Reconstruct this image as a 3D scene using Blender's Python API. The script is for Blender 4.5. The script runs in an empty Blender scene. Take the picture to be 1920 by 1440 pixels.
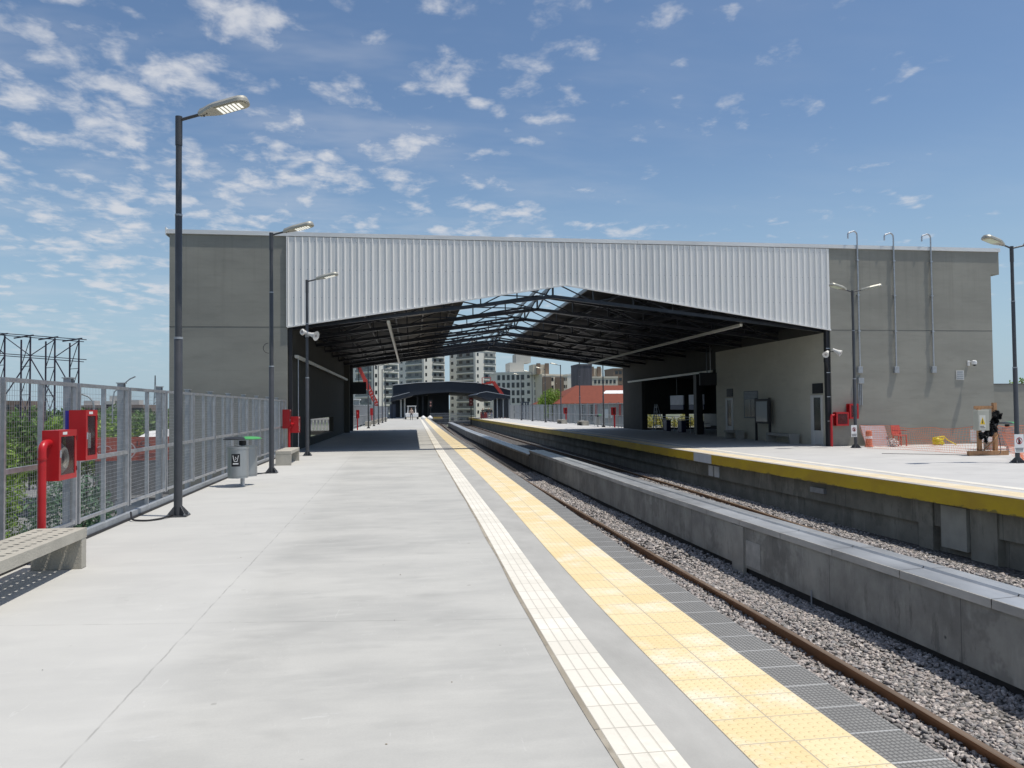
import bpy, math, random
import numpy as np
from mathutils import Vector, Matrix
random.seed(7); RNG=np.random.default_rng(11)
SC=bpy.context.scene; COL=SC.collection
# ------------------------------------------------------------------ camera
CF,CP,CR_,CYW=1500.0,.0296,-.0103,.1562
def _cam():
    cy,sy=math.cos(CYW),math.sin(CYW); cp,sp=math.cos(CP),math.sin(CP)
    f=Vector((sy*cp,cy*cp,sp)); r0=Vector((cy,-sy,0)); u0=r0.cross(f)
    cr,sr=math.cos(CR_),math.sin(CR_)
    return f, cr*r0+sr*u0, -sr*r0+cr*u0
FWD,RT,UP=_cam()
cd=bpy.data.cameras.new('camera'); cam=bpy.data.objects.new('camera',cd); COL.objects.link(cam)
cam.matrix_world=Matrix(((RT.x,UP.x,-FWD.x,0),(RT.y,UP.y,-FWD.y,0),(RT.z,UP.z,-FWD.z,1.6),(0,0,0,1)))
cd.sensor_width=36; cd.lens=36*CF/1920; cd.clip_end=8000; cd.clip_start=.05
SC.camera=cam
# ------------------------------------------------------------------ light
TOSUN=Vector((.31,-.125,1)).normalized()
sd=bpy.data.lights.new('sun','SUN'); sun=bpy.data.objects.new('sun',sd); COL.objects.link(sun)
sd.energy=4.05; sd.angle=math.radians(.55); sd.color=(1,.945,.85)
sun.rotation_euler=(-TOSUN).to_track_quat('-Z','Y').to_euler(); sun.location=(10,0,60)
W=bpy.data.worlds.new('World'); SC.world=W; W.use_nodes=True
def build_world():
    nt=W.node_tree; N=nt.nodes; L=nt.links; N.clear()
    out=N.new('ShaderNodeOutputWorld'); 
    sky=N.new('ShaderNodeTexSky'); sky.sky_type='NISHITA'; sky.sun_disc=False
    sky.sun_elevation=math.asin(TOSUN.z); sky.sun_rotation=math.atan2(TOSUN.x,TOSUN.y)
    sky.air_density=1.0; sky.dust_density=.7; sky.ozone_density=1.6; sky.altitude=20
    bg=N.new('ShaderNodeBackground'); bg.inputs[1].default_value=.112
    hsv=N.new('ShaderNodeHueSaturation'); hsv.inputs['Saturation'].default_value=1.08
    L.new(sky.outputs[0],hsv.inputs['Color']); L.new(hsv.outputs[0],bg.inputs[0])
    cb=N.new('ShaderNodeBackground'); cb.inputs[0].default_value=(.86,.88,.93,1); cb.inputs[1].default_value=.80
    mix=N.new('ShaderNodeMixShader')
    tc=N.new('ShaderNodeTexCoord'); sp=N.new('ShaderNodeSeparateXYZ'); L.new(tc.outputs['Generated'],sp.inputs[0])
    def M(op,a,b=None,c=None,clamp=False):
        n=N.new('ShaderNodeMath'); n.operation=op; n.use_clamp=clamp
        for i,v in enumerate((a,b,c)):
            if v is None: continue
            if isinstance(v,(int,float)): n.inputs[i].default_value=v
            else: L.new(v,n.inputs[i])
        return n.outputs[0]
    zz=M('ADD',M('MAXIMUM',sp.outputs[2],0.0),.11)
    u=M('DIVIDE',sp.outputs[0],zz); v=M('DIVIDE',sp.outputs[1],zz)
    cmb=N.new('ShaderNodeCombineXYZ'); L.new(u,cmb.inputs[0]); L.new(v,cmb.inputs[1])
    def noise(scale,detail,rough,off,sx=1,sy=1,dist=0):
        mp=N.new('ShaderNodeMapping'); mp.inputs['Location'].default_value=off; mp.inputs['Scale'].default_value=(sx,sy,1)
        L.new(cmb.outputs[0],mp.inputs[0])
        n=N.new('ShaderNodeTexNoise'); n.inputs['Scale'].default_value=scale; n.inputs['Detail'].default_value=detail
        n.inputs['Roughness'].default_value=rough; n.inputs['Distortion'].default_value=dist; L.new(mp.outputs[0],n.inputs[0]); return n.outputs[0]
    def ss(val,a,b):
        m=N.new('ShaderNodeMapRange'); m.interpolation_type='SMOOTHSTEP'; L.new(val,m.inputs[0])
        m.inputs[1].default_value=a; m.inputs[2].default_value=b; return m.outputs[0]
    wv=N.new('ShaderNodeTexNoise'); wv.inputs['Scale'].default_value=7; wv.inputs['Detail'].default_value=3; L.new(cmb.outputs[0],wv.inputs[0])
    wsub=N.new('ShaderNodeVectorMath'); wsub.operation='MULTIPLY_ADD'; L.new(wv.outputs['Color'],wsub.inputs[0]); wsub.inputs[1].default_value=(.16,.12,0); L.new(cmb.outputs[0],wsub.inputs[2])
    def puffs(scale,off):
        mp=N.new('ShaderNodeMapping'); mp.inputs['Location'].default_value=off; mp.inputs['Scale'].default_value=(.85,.72,1); L.new(wsub.outputs[0],mp.inputs[0])
        vo=N.new('ShaderNodeTexVoronoi'); vo.feature='F1'; vo.inputs['Scale'].default_value=scale; L.new(mp.outputs[0],vo.inputs[0])
        return M('SUBTRACT',1,M('MULTIPLY',vo.outputs['Distance'],1.15))
    puff=M('ADD',M('MULTIPLY',puffs(7.4,(3.3,1.2,0)),.6),M('MULTIPLY',puffs(15,(.4,6.2,0)),.4))
    tex=noise(11,4,.6,(3.1,1.7,0),1,.8,.3)
    fine=noise(42,3,.65,(0,5,0))
    big=noise(2.1,3,.5,(7.9,2.6,0))
    az=M('ARCTAN2',sp.outputs[0],sp.outputs[1])      # 0 = +Y, grows to the right
    left=ss(M('MULTIPLY',az,-1),-.50,.12)            # denser bank towards the left
    cells=M('ADD',M('MULTIPLY',puff,.45),M('MULTIPLY',tex,.55))
    cov=M('ADD',M('ADD',M('SUBTRACT',M('MULTIPLY',left,.16),.025),M('MULTIPLY',M('SUBTRACT',big,.5),.32)),M('MULTIPLY',M('SUBTRACT',fine,.5),.13))
    val=M('ADD',cells,cov)
    m1=ss(val,.525,.82)
    # thin veil low over the roofs
    veil=M('MULTIPLY',ss(noise(2.2,4,.6,(1,9,0),.7,1.4),.42,.8),.30)
    veil=M('MULTIPLY',veil,M('ADD',M('MULTIPLY',left,.8),.15))
    el=sp.outputs[2]
    low=ss(el,.015,.16)
    m1=M('MULTIPLY',M('MULTIPLY',m1,.86),low)
    hz=M('MULTIPLY',M('SUBTRACT',1,ss(el,-.02,.34)),.80)   # pale air at the horizon
    tot=M('MAXIMUM',m1,M('MULTIPLY',veil,low),clamp=True)
    hb=N.new('ShaderNodeBackground'); hb.inputs[0].default_value=(.36,.52,.66,1); hb.inputs[1].default_value=1.0
    mx0=N.new('ShaderNodeMixShader'); L.new(hz,mx0.inputs[0]); L.new(bg.outputs[0],mx0.inputs[1]); L.new(hb.outputs[0],mx0.inputs[2])
    L.new(tot,mix.inputs[0]); L.new(mx0.outputs[0],mix.inputs[1]); L.new(cb.outputs[0],mix.inputs[2]); L.new(mix.outputs[0],out.inputs[0])
build_world()
SC.view_settings.view_transform='Standard'; SC.view_settings.look='None'; SC.view_settings.gamma=1; SC.view_settings.exposure=0
SC.render.engine='CYCLES'; SC.cycles.max_bounces=8; SC.cycles.diffuse_bounces=4; SC.cycles.transparent_max_bounces=16
# ------------------------------------------------------------------ helpers
def at(px,py,Y):
    d=FWD+RT*((px-960)/CF)-UP*((py-720)/CF); t=Y/d.y; return Vector((d.x*t,Y,1.6+d.z*t))
def onz(px,py,z=0.0):
    d=FWD+RT*((px-960)/CF)-UP*((py-720)/CF); t=(z-1.6)/d.z; return Vector((d.x*t,d.y*t,z))
MATS={}
def mat(name,col,rough=.7,metal=0,var=.0,scale=3.0,bump=0,bscale=40,col2=None,emit=0,spec=.5,island=0,alpha=1,stretch=(1,1,1),detail=5):
    if name in MATS: return MATS[name]
    m=bpy.data.materials.new(name); m.use_nodes=True; nt=m.node_tree; N=nt.nodes; L=nt.links
    b=N['Principled BSDF']; b.inputs['Roughness'].default_value=rough; b.inputs['Metallic'].default_value=metal
    b.inputs['Specular IOR Level'].default_value=spec
    if len(col)==3: col=(*col,1)
    b.inputs['Base Color'].default_value=col
    last=None
    if var or col2:
        tc=N.new('ShaderNodeTexCoord'); mp=N.new('ShaderNodeMapping'); mp.inputs['Scale'].default_value=stretch; L.new(tc.outputs['Object'],mp.inputs[0])
        n=N.new('ShaderNodeTexNoise'); n.inputs['Scale'].default_value=scale; n.inputs['Detail'].default_value=detail; n.inputs['Roughness'].default_value=.62
        L.new(mp.outputs[0],n.inputs[0])
        r=N.new('ShaderNodeValToRGB'); r.color_ramp.elements[0].position=.3; r.color_ramp.elements[1].position=.7
        if col2 is None:
            r.color_ramp.elements[0].color=[c*(1-var) for c in col[:3]]+[1]; r.color_ramp.elements[1].color=[min(1,c*(1+var)) for c in col[:3]]+[1]
        else:
            r.color_ramp.elements[0].color=col; r.color_ramp.elements[1].color=(*col2,1)
        L.new(n.outputs[0],r.inputs[0]); L.new(r.outputs[0],b.inputs['Base Color']); last=r.outputs[0]
    if island:
        g=N.new('ShaderNodeNewGeometry'); mx=N.new('ShaderNodeMix'); mx.data_type='RGBA'; mx.blend_type='MULTIPLY'; mx.inputs[0].default_value=1
        r2=N.new('ShaderNodeValToRGB'); r2.color_ramp.elements[0].color=(1-island,1-island,1-island,1); r2.color_ramp.elements[1].color=(1+island,1+island*.92,1+island*.85,1)
        L.new(g.outputs['Random Per Island'],r2.inputs[0])
        if last is not None: L.new(last,mx.inputs[6])
        else: mx.inputs[6].default_value=col
        L.new(r2.outputs[0],mx.inputs[7]); L.new(mx.outputs[2],b.inputs['Base Color'])
    if bump:
        tc=N.new('ShaderNodeTexCoord'); n=N.new('ShaderNodeTexNoise'); n.inputs['Scale'].default_value=bscale; n.inputs['Detail'].default_value=4
        L.new(tc.outputs['Object'],n.inputs[0]); bp=N.new('ShaderNodeBump'); bp.inputs['Strength'].default_value=bump; bp.inputs['Distance'].default_value=.02
        L.new(n.outputs[0],bp.inputs['Height']); L.new(bp.outputs[0],b.inputs['Normal'])
    if emit:
        b.inputs['Emission Color'].default_value=col; b.inputs['Emission Strength'].default_value=emit
    if alpha<1: b.inputs['Alpha'].default_value=alpha
    MATS[name]=m; return m
class NG:
    "small node helper for hand-made materials"
    def __init__(s,name,rough=.7):
        s.m=bpy.data.materials.new(name); s.m.use_nodes=True; s.nt=s.m.node_tree; s.N=s.nt.nodes; s.L=s.nt.links
        s.b=s.N['Principled BSDF']; s.b.inputs['Roughness'].default_value=rough; MATS[name]=s.m
        s.tc=s.N.new('ShaderNodeTexCoord')
    def put(s,v,sock):
        if isinstance(v,(int,float)): sock.default_value=v
        elif isinstance(v,tuple): sock.default_value=v if len(v)==4 or len(sock.default_value)==3 else (*v,1)
        else: s.L.new(v,sock)
    def M(s,op,a,b=None,c=None):
        n=s.N.new('ShaderNodeMath'); n.operation=op
        for i,v in enumerate((a,b,c)):
            if v is not None: s.put(v,n.inputs[i])
        return n.outputs[0]
    def noise(s,scale,detail=4,rough=.6,vec=None,stretch=None,dist=0):
        n=s.N.new('ShaderNodeTexNoise'); n.inputs['Scale'].default_value=scale; n.inputs['Detail'].default_value=detail; n.inputs['Roughness'].default_value=rough; n.inputs['Distortion'].default_value=dist
        v=vec if vec is not None else s.tc.outputs['Object']
        if stretch:
            mp=s.N.new('ShaderNodeMapping'); mp.inputs['Scale'].default_value=stretch; s.L.new(v,mp.inputs[0]); v=mp.outputs[0]
        s.L.new(v,n.inputs[0]); return n.outputs[0]
    def rng(s,v,a,b,c=0,d=1):
        m=s.N.new('ShaderNodeMapRange'); m.interpolation_type='SMOOTHSTEP'; s.L.new(v,m.inputs[0])
        for i,x in enumerate((a,b,c,d)): m.inputs[i+1].default_value=x
        return m.outputs[0]
    def mix(s,f,a,b,mode='MIX'):
        n=s.N.new('ShaderNodeMix'); n.data_type='RGBA'; n.blend_type=mode
        s.put(f,n.inputs[0]); s.put(a,n.inputs[6]); s.put(b,n.inputs[7]); return n.outputs[2]
    def sep(s,sock):
        n=s.N.new('ShaderNodeSeparateXYZ'); s.L.new(sock,n.inputs[0]); return n.outputs
    def col(s,v): s.put(v,s.b.inputs['Base Color'])
    def bump(s,h,st=.5,d=.01):
        n=s.N.new('ShaderNodeBump'); n.inputs['Strength'].default_value=st; n.inputs['Distance'].default_value=d; s.L.new(h,n.inputs['Height']); s.L.new(n.outputs[0],s.b.inputs['Normal'])
def rootof(o):
    while o.parent: o=o.parent
    return o
def tag(o,label=None,cat=None,group=None,kind=None):
    if label: o['label']=label
    if cat: o['category']=cat
    if group: o['group']=group
    if kind: o['kind']=kind
    return o
def thing(name,loc,label,cat,group=None):
    o=bpy.data.objects.new(name,None); COL.objects.link(o); o.location=loc; o.empty_display_size=.2
    return tag(o,label,cat,group)
class MB:
    def __init__(s): s.v=[]; s.f=[]; s.uv=None; s.sm=False
    def quad(s,a,b,c,d):
        n=len(s.v); s.v+= [tuple(a),tuple(b),tuple(c),tuple(d)]; s.f.append((n,n+1,n+2,n+3)); return s
    def poly(s,pts):
        n=len(s.v); s.v+=[tuple(p) for p in pts]; s.f.append(tuple(range(n,n+len(pts)))); return s
    def hexa(s,p):   # p: 4 bottom (ccw from above), 4 top
        n=len(s.v); s.v+=[tuple(q) for q in p]
        for f in ((3,2,1,0),(4,5,6,7),(0,1,5,4),(1,2,6,5),(2,3,7,6),(3,0,4,7)): s.f.append(tuple(n+i for i in f))
        return s
    def box(s,x0,x1,y0,y1,z0,z1):
        return s.hexa([(x0,y0,z0),(x1,y0,z0),(x1,y1,z0),(x0,y1,z0),(x0,y0,z1),(x1,y0,z1),(x1,y1,z1),(x0,y1,z1)])
    def bar(s,a,b,w,h=None,up=(0,0,1)):
        a=Vector(a); b=Vector(b); h=h or w; d=(b-a).normalized(); u=Vector(up)
        if abs(d.dot(u))>.98: u=Vector((1,0,0)) if abs(d.x)<.9 else Vector((0,1,0))
        r=d.cross(u).normalized(); u=r.cross(d)
        r*=w/2; u*=h/2
        return s.hexa([a-r-u,a+r-u,b+r-u,b-r-u,a-r+u,a+r+u,b+r+u,b-r+u])
    def tube(s,pts,rad,n=12,cap=True):
        pts=[Vector(p) for p in pts]; k=len(pts); rad=rad if isinstance(rad,(list,tuple)) else [rad]*k
        base=len(s.v); prev=None
        for i,p in enumerate(pts):
            d=(pts[min(i+1,k-1)]-pts[max(i-1,0)]).normalized()
            if prev is None:
                u=Vector((0,0,1)) if abs(d.z)<.9 else Vector((1,0,0))
                r=d.cross(u).normalized()
            else: r=(prev-d*prev.dot(d)).normalized()
            prev=r; u=r.cross(d)
            for j in range(n):
                a=2*math.pi*j/n; s.v.append(tuple(p+(r*math.cos(a)+u*math.sin(a))*rad[i]))
        for i in range(k-1):
            for j in range(n):
                a=base+i*n+j; b=base+i*n+(j+1)%n; s.f.append((a,a+n,b+n,b))
        if cap:
            s.f.append(tuple(base+j for j in range(n))); s.f.append(tuple(base+(k-1)*n+j for j in range(n-1,-1,-1)))
        return s
    def cyl(s,x,y,z0,z1,r,n=20,r1=None): return s.tube([(x,y,z0),(x,y,z1)],[r,r1 if r1 is not None else r],n)
    def lathe(s,x,y,prof,n=20):
        b=len(s.v); k=len(prof)
        for r,z in prof:
            for j in range(n): a=2*math.pi*j/n; s.v.append((x+r*math.cos(a),y+r*math.sin(a),z))
        for i in range(k-1):
            for j in range(n):
                a=b+i*n+j; c=b+i*n+(j+1)%n; s.f.append((a,c,c+n,a+n))
        s.f.append(tuple(b+j for j in range(n-1,-1,-1))); s.f.append(tuple(b+(k-1)*n+j for j in range(n)))
        return s
    def prism(s,pts,axis,a0,a1):   # pts 2D polygon, extruded along axis ('x': pts=(y,z); 'y': (x,z); 'z': (x,y))
        def P(p,a): return {'x':(a,p[0],p[1]),'y':(p[0],a,p[1]),'z':(p[0],p[1],a)}[axis]
        n=len(s.v); k=len(pts); s.v+=[P(p,a0) for p in pts]+[P(p,a1) for p in pts]
        s.f.append(tuple(n+i for i in range(k))); s.f.append(tuple(n+k+i for i in range(k-1,-1,-1)))
        for i in range(k): j=(i+1)%k; s.f.append((n+i,n+k+i,n+k+j,n+j))
        return s
    def build(s,name,m,parent=None,smooth=False,bevel=0,fix=True,kind=None):
        me=bpy.data.meshes.new(name)
        off=Vector((0,0,0))
        if parent is not None: off=rootof(parent).location
        me.from_pydata([(v[0]-off.x,v[1]-off.y,v[2]-off.z) for v in s.v],[],s.f)
        if fix:
            import bmesh
            bm=bmesh.new(); bm.from_mesh(me); bmesh.ops.recalc_face_normals(bm,faces=bm.faces); bm.to_mesh(me); bm.free()
        if smooth:
            me.polygons.foreach_set('use_smooth',[True]*len(me.polygons))
            try: me.set_sharp_from_angle(angle=math.radians(40))
            except Exception: pass
        me.materials.append(m)
        o=bpy.data.objects.new(name,me); COL.objects.link(o)
        if parent is not None: o.parent=parent
        if bevel:
            b=o.modifiers.new('bevel','BEVEL'); b.width=bevel; b.segments=2; b.limit_method='ANGLE'
        if kind: o['kind']=kind
        return o
def copy_tree(o,parent=None,loc=None):
    c=o.copy(); COL.objects.link(c)
    if parent is not None: c.parent=parent
    if loc is not None: c.location=loc
    for ch in list(o.children): copy_tree(ch,c)
    return c
def text_mesh(name,s,size,m,loc,rot,parent,extr=.002,align='CENTER'):
    cu=bpy.data.curves.new(name,'FONT'); cu.body=s; cu.size=size; cu.extrude=extr; cu.align_x=align; cu.align_y='CENTER'
    tmp=bpy.data.objects.new('tmp',cu); COL.objects.link(tmp); bpy.context.view_layer.update()
    me=bpy.data.meshes.new_from_object(tmp); bpy.data.objects.remove(tmp)
    me.materials.clear(); me.materials.append(m); me.name=name
    M=Matrix.Translation(Vector(loc)-rootof(parent).location)@rot.to_matrix().to_4x4()
    me.transform(M); o=bpy.data.objects.new(name,me); COL.objects.link(o); o.parent=parent; return o
from mathutils import Euler
FACE_CAM=Euler((math.pi/2,0,0))                 # text plane facing -Y
FACE_R=Euler((math.pi/2,0,math.pi/2))           # facing +X
FACE_L=Euler((math.pi/2,0,-math.pi/2))          # facing -X
def knots(*kv):
    ys=np.array([k[0] for k in kv],float); xs=np.array([k[1] for k in kv],float)
    g=np.arange(ys[0],ys[-1]+.25,.25); xg=np.interp(g,ys,xs)
    w=13; pad=np.concatenate([xg[0]+(xg[1]-xg[0])*np.arange(-w,0),xg,xg[-1]+(xg[-1]-xg[-2])*np.arange(1,w+1)])
    ker=np.hanning(2*w+1); ker/=ker.sum(); xs2=np.convolve(pad,ker,'valid')
    return lambda y: float(np.interp(y,g,xs2)) if y<=g[-1] else float(xs2[-1]+(xs2[-1]-xs2[-5])*(y-g[-1]))
def loft(name,ys,fn,m,parent=None,caps=True,uv=None,fix=True,smooth=False,kind=None):
    "fn(y) -> list of (x,z); open profile"
    v=[];f=[]; k=None
    for y in ys:
        p=fn(y); k=len(p); v+=[(x,y,z) for x,z in p]
    for i in range(len(ys)-1):
        for j in range(k-1):
            a=i*k+j; f.append((a,a+1,a+k+1,a+k))
    mb=MB(); mb.v=v; mb.f=f
    if caps and k>2: mb.f.append(tuple(range(k))); mb.f.append(tuple((len(ys)-1)*k+j for j in range(k-1,-1,-1)))
    o=mb.build(name,m,parent,fix=fix,smooth=smooth,kind=kind)
    if uv:
        me=o.data; l=me.uv_layers.new(name='UVMap'); 
        for lp in me.loops:
            y=v[lp.vertex_index][1]; x=v[lp.vertex_index][0]; l.data[lp.index].uv=(x-uv(y),y)
    return o
def yrange(a,b,near=.5):
    out=[a]; 
    while out[-1]<b: out.append(out[-1]+(near if out[-1]<40 else 2.0))
    out[-1]=b; return out
# ------------------------------------------------------------------ plan curves (x as a function of y)
EDG=knots((-4,2.42),(3,2.47),(5,2.50),(8,2.60),(11.5,2.77),(14,2.88),(20,3.10),(28,3.36),(45,3.9),(60,4.40),(100,5.8),(150,7.55))
WHL=knots((-4,.98),(3.5,1.02),(6.6,1.10),(10.8,1.27),(14.4,1.38),(20,1.55),(30,1.85),(60,2.92),(150,6.05))
LFT=knots((-4,-3.98),(20,-3.94),(30.5,-3.72),(61.5,-2.9),(80,-2.2),(110,-.9),(150,.7))
REG=knots((-4,11.13),(12,11.15),(18,11.12),(25,11.2),(32,11.4),(43,11.9),(58,12.4),(75,12.75),(118,14.1),(148,15.1))
WAL=knots((-4,6.08),(14,6.1),(20,6.2),(37,6.6),(50,6.9),(60,7.2),(78,7.7),(130,9.8))
RL1=knots((-4,4.72),(4,4.74),(8,4.90),(14,4.98),(20,5.11),(28,5.27),(35,5.47),(52,6.05),(82,7.05),(160,10.4))
RL3=knots((-4,9.2),(14,9.4),(17,9.5),(20,9.72),(25,10.0),(40,10.6),(72,11.4),(120,13.2),(164,14.5))
FY=30.5      # front of the station hall
HB=61.5      # back of it
EV=4.67      # eaves
def wl(y): return -3.57+.029*(y-FY)
def wr(y): return 18.12+.016*(y-FY)
def rx(y): return 6.55+.036*(y-31)
def jointed_concrete(name,base,dark,joints_x,joint_dy,off,rough=.8,bay=None):
    g=NG(name,rough); xyz=g.sep(g.tc.outputs['Object'])
    n1=g.noise(.55,6,.62,stretch=(1,1.6,1)); n2=g.noise(2.6,5,.6,stretch=(.5,1.7,1)); n3=g.noise(70,2,.5)
    c=g.mix(g.rng(n1,.3,.7),dark,base); c=g.mix(g.M('MULTIPLY',g.rng(n2,.45,.75),.45),c,tuple(min(1,x*1.10) for x in base))
    c=g.mix(g.M('MULTIPLY',g.rng(n3,.35,.7),.10),c,tuple(x*.8 for x in dark))
    blot=g.rng(g.noise(1.5,3,.55,stretch=(.8,1.5,1)),.56,.74); c=g.mix(g.M('MULTIPLY',blot,.45),c,tuple(x*.84 for x in dark))
    pale=g.rng(g.noise(3.3,5,.7,stretch=(.6,2.2,1)),.64,.70); c=g.mix(g.M('MULTIPLY',pale,.30),c,(.60,.60,.58,1))
    spk=g.rng(g.noise(9,1,.4),.78,.80); c=g.mix(g.M('MULTIPLY',spk,.35),c,(.16,.15,.13,1))
    if bay is not None:
        side=g.rng(g.M('SUBTRACT',xyz[0],g.M('ADD',bay,g.M('MULTIPLY',g.noise(.8,3),.25))),-.1,.5,1,0); c=g.mix(g.M('MULTIPLY',side,.45),c,(.56,.555,.53,1))
        cellv=g.N.new('ShaderNodeTexWhiteNoise'); cellv.noise_dimensions='1D'; g.L.new(g.M('FLOOR',g.M('DIVIDE',g.M('ADD',xyz[1],off),joint_dy)),cellv.inputs['W']); c=g.mix(g.M('MULTIPLY',cellv.outputs[0],.14),c,tuple(x*.8 for x in dark))
        st=g.rng(g.noise(.9,7,.75,stretch=(1,.6,1),dist=1.2),.53,.60); st2=g.rng(g.noise(.35,2),.45,.6); c=g.mix(g.M('MULTIPLY',g.M('MULTIPLY',g.rng(g.noise(.9,7,.75,stretch=(1,.6,1),dist=1.2),.52,.72),st2),.24),c,(.27,.265,.25,1))
        sc=g.rng(g.noise(5,6,.8,stretch=(3,.4,1),dist=.6),.63,.66); c=g.mix(g.M('MULTIPLY',sc,.25),c,(.62,.615,.59,1))
    wob=g.M('MULTIPLY',g.M('SUBTRACT',g.noise(3,3),.5),.03)
    ln=None
    for jx,sl in joints_x:
        d=g.M('ABSOLUTE',g.M('SUBTRACT',g.M('ADD',xyz[0],wob),g.M('ADD',g.M('MULTIPLY',xyz[1],sl),jx)))
        l=g.rng(d,.002,.009,1,0); ln=l if ln is None else g.M('MAXIMUM',ln,l)
    yy=g.M('ABSOLUTE',g.M('SUBTRACT',g.M('FRACT',g.M('DIVIDE',g.M('ADD',g.M('ADD',g.M('ADD',xyz[1],wob),g.M('MULTIPLY',xyz[0],.145)),off),joint_dy)),.5))
    l=g.rng(g.M('MULTIPLY',yy,joint_dy),.002,.008,1,0); ln=l if ln is None else g.M('MAXIMUM',ln,l)
    brk=g.rng(g.noise(4,2),.35,.6,.25,1)
    c=g.mix(g.M('MULTIPLY',g.M('MULTIPLY',ln,brk),.42),c,(.12,.115,.105,1)); g.col(c)
    g.bump(g.M('ADD',n3,g.M('MULTIPLY',n2,2)),.25,.004); return g.m
M_PLAT=jointed_concrete('platform_concrete',(.49,.483,.452,1),(.385,.382,.362,1),[(-1.50,.011)],5.3,1.77,bay=-1.55)
M_PLATR=jointed_concrete('platform_concrete_right',(.52,.515,.50,1),(.46,.455,.445,1),[(15.0,.02)],5.6,.2)
M_CONC=mat('wall_concrete',(.125,.125,.122),.85,var=.30,scale=1.6,bump=.4,bscale=18,stretch=(1,1,2.2))
def stained(name,base,dark,pale,sx=(1,1,.25),vert=True,rust=None):
    g=NG(name,.88); n1=g.noise(1.1,5,.6); n2=g.noise(3.5,5,.65,stretch=sx); n3=g.noise(45,3)
    c=g.mix(g.rng(n1,.3,.7),dark,base); c=g.mix(g.M('MULTIPLY',g.rng(n2,.52,.75),.6),c,pale); c=g.mix(g.M('MULTIPLY',g.rng(g.noise(5,5,.75,stretch=sx),.55,.70),.6),c,tuple(x*.5 for x in dark)); c=g.mix(g.M('MULTIPLY',g.rng(g.noise(.7,5,.75),.54,.62),.5),c,tuple(x*.72 for x in dark))
    xyz=g.sep(g.tc.outputs['Object'])
    j=g.M('ABSOLUTE',g.M('SUBTRACT',g.M('FRACT',g.M('DIVIDE',xyz[1],2.6)),.5)); c=g.mix(g.M('MULTIPLY',g.rng(j,.0,.004,1,0),.7),c,(.03,.03,.03,1))
    hj=g.M('ABSOLUTE',g.M('SUBTRACT',xyz[2],-1.02)); c=g.mix(g.M('MULTIPLY',g.rng(hj,.0,.02,1,0),.45),c,(.05,.05,.05,1))
    lowb=g.rng(xyz[2],-1.03,-1.01,1,0); c=g.mix(g.M('MULTIPLY',lowb,.35),c,pale); pn=g.N.new('ShaderNodeTexWhiteNoise'); pn.noise_dimensions='1D'; g.L.new(g.M('FLOOR',g.M('ADD',g.M('DIVIDE',xyz[1],2.6),.5)),pn.inputs['W']); c=g.mix(g.M('MULTIPLY',pn.outputs[0],.35),c,tuple(x*.75 for x in dark))
    hole=g.N.new('ShaderNodeTexVoronoi'); hole.inputs['Scale'].default_value=1.7; g.L.new(g.tc.outputs['Object'],hole.inputs[0])
    c=g.mix(g.M('MULTIPLY',g.rng(hole.outputs['Distance'],.02,.05,1,0),.8),c,(.03,.03,.03,1))
    g.col(c); g.bump(g.M('ADD',n3,g.M('MULTIPLY',n2,3)),.35,.01); return g.m
M_LOW=stained('low_wall_concrete',(.42,.405,.35,1),(.23,.222,.195,1),(.54,.52,.45,1))
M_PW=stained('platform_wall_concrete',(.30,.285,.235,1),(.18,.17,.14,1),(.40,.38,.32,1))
M_GALV=mat('galvanised_steel',(.46,.47,.49),.42,.75,var=.18,scale=9,bump=.05)
M_GALVP=mat('galvanised_dull',(.34,.36,.38),.55,.35,var=.15,scale=7)
M_FLASH=mat('metal_flashing',(.44,.45,.455),.36,.45,var=.30,scale=1.6,stretch=(1,.4,1),bump=.08,bscale=3)
M_RAIL=mat('rail_rust',(.19,.095,.045),.6,.5,var=.35,scale=8,stretch=(1,.15,1))
M_RAILT=mat('rail_top',(.34,.24,.16),.38,.6,var=.25,scale=6,stretch=(1,.1,1))
M_DKPOLE=mat('dark_pole_paint',(.060,.062,.068),.42,.1,var=.15,scale=5,bump=.03)
M_BLACK=mat('black_paint',(.012,.012,.015),.55)
M_RED=mat('red_enamel',(.43,.010,.014),.36,0,var=.10,scale=4)
M_REDD=mat('red_enamel_inner',(.16,.012,.012),.5)
M_GLASS=mat('cabinet_glass',(.05,.045,.05),.08,alpha=.35)
M_WHITE=mat('white_paint',(.75,.75,.74),.5,var=.05)
# ------------------------------------------------------------------ ground and streets
g=NG('ground',.95); c=g.mix(g.rng(g.noise(.012,4),.42,.58),(.10,.115,.07,1),(.17,.165,.15,1)); c=g.mix(g.rng(g.noise(.08,4),.5,.65),c,(.07,.10,.04,1)); g.col(c)
MB().box(-5000,5000,-3000,6000,-6.6,-6.5).build('ground',g.m,kind='structure')
g=NG('street_asphalt',.9); c=g.mix(g.rng(g.noise(.4,5),.35,.65),(.16,.16,.16,1),(.22,.22,.215,1)); g.col(c)
MB().box(-40,-9.5,-5,140,-6.49,-6.46).build('street',g.m,kind='structure')
MB().box(-9.5,-7.6,-5,140,-6.49,-6.34).build('pavement',mat('pavement',(.30,.29,.27),.9,var=.15,scale=1),kind='structure')
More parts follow.
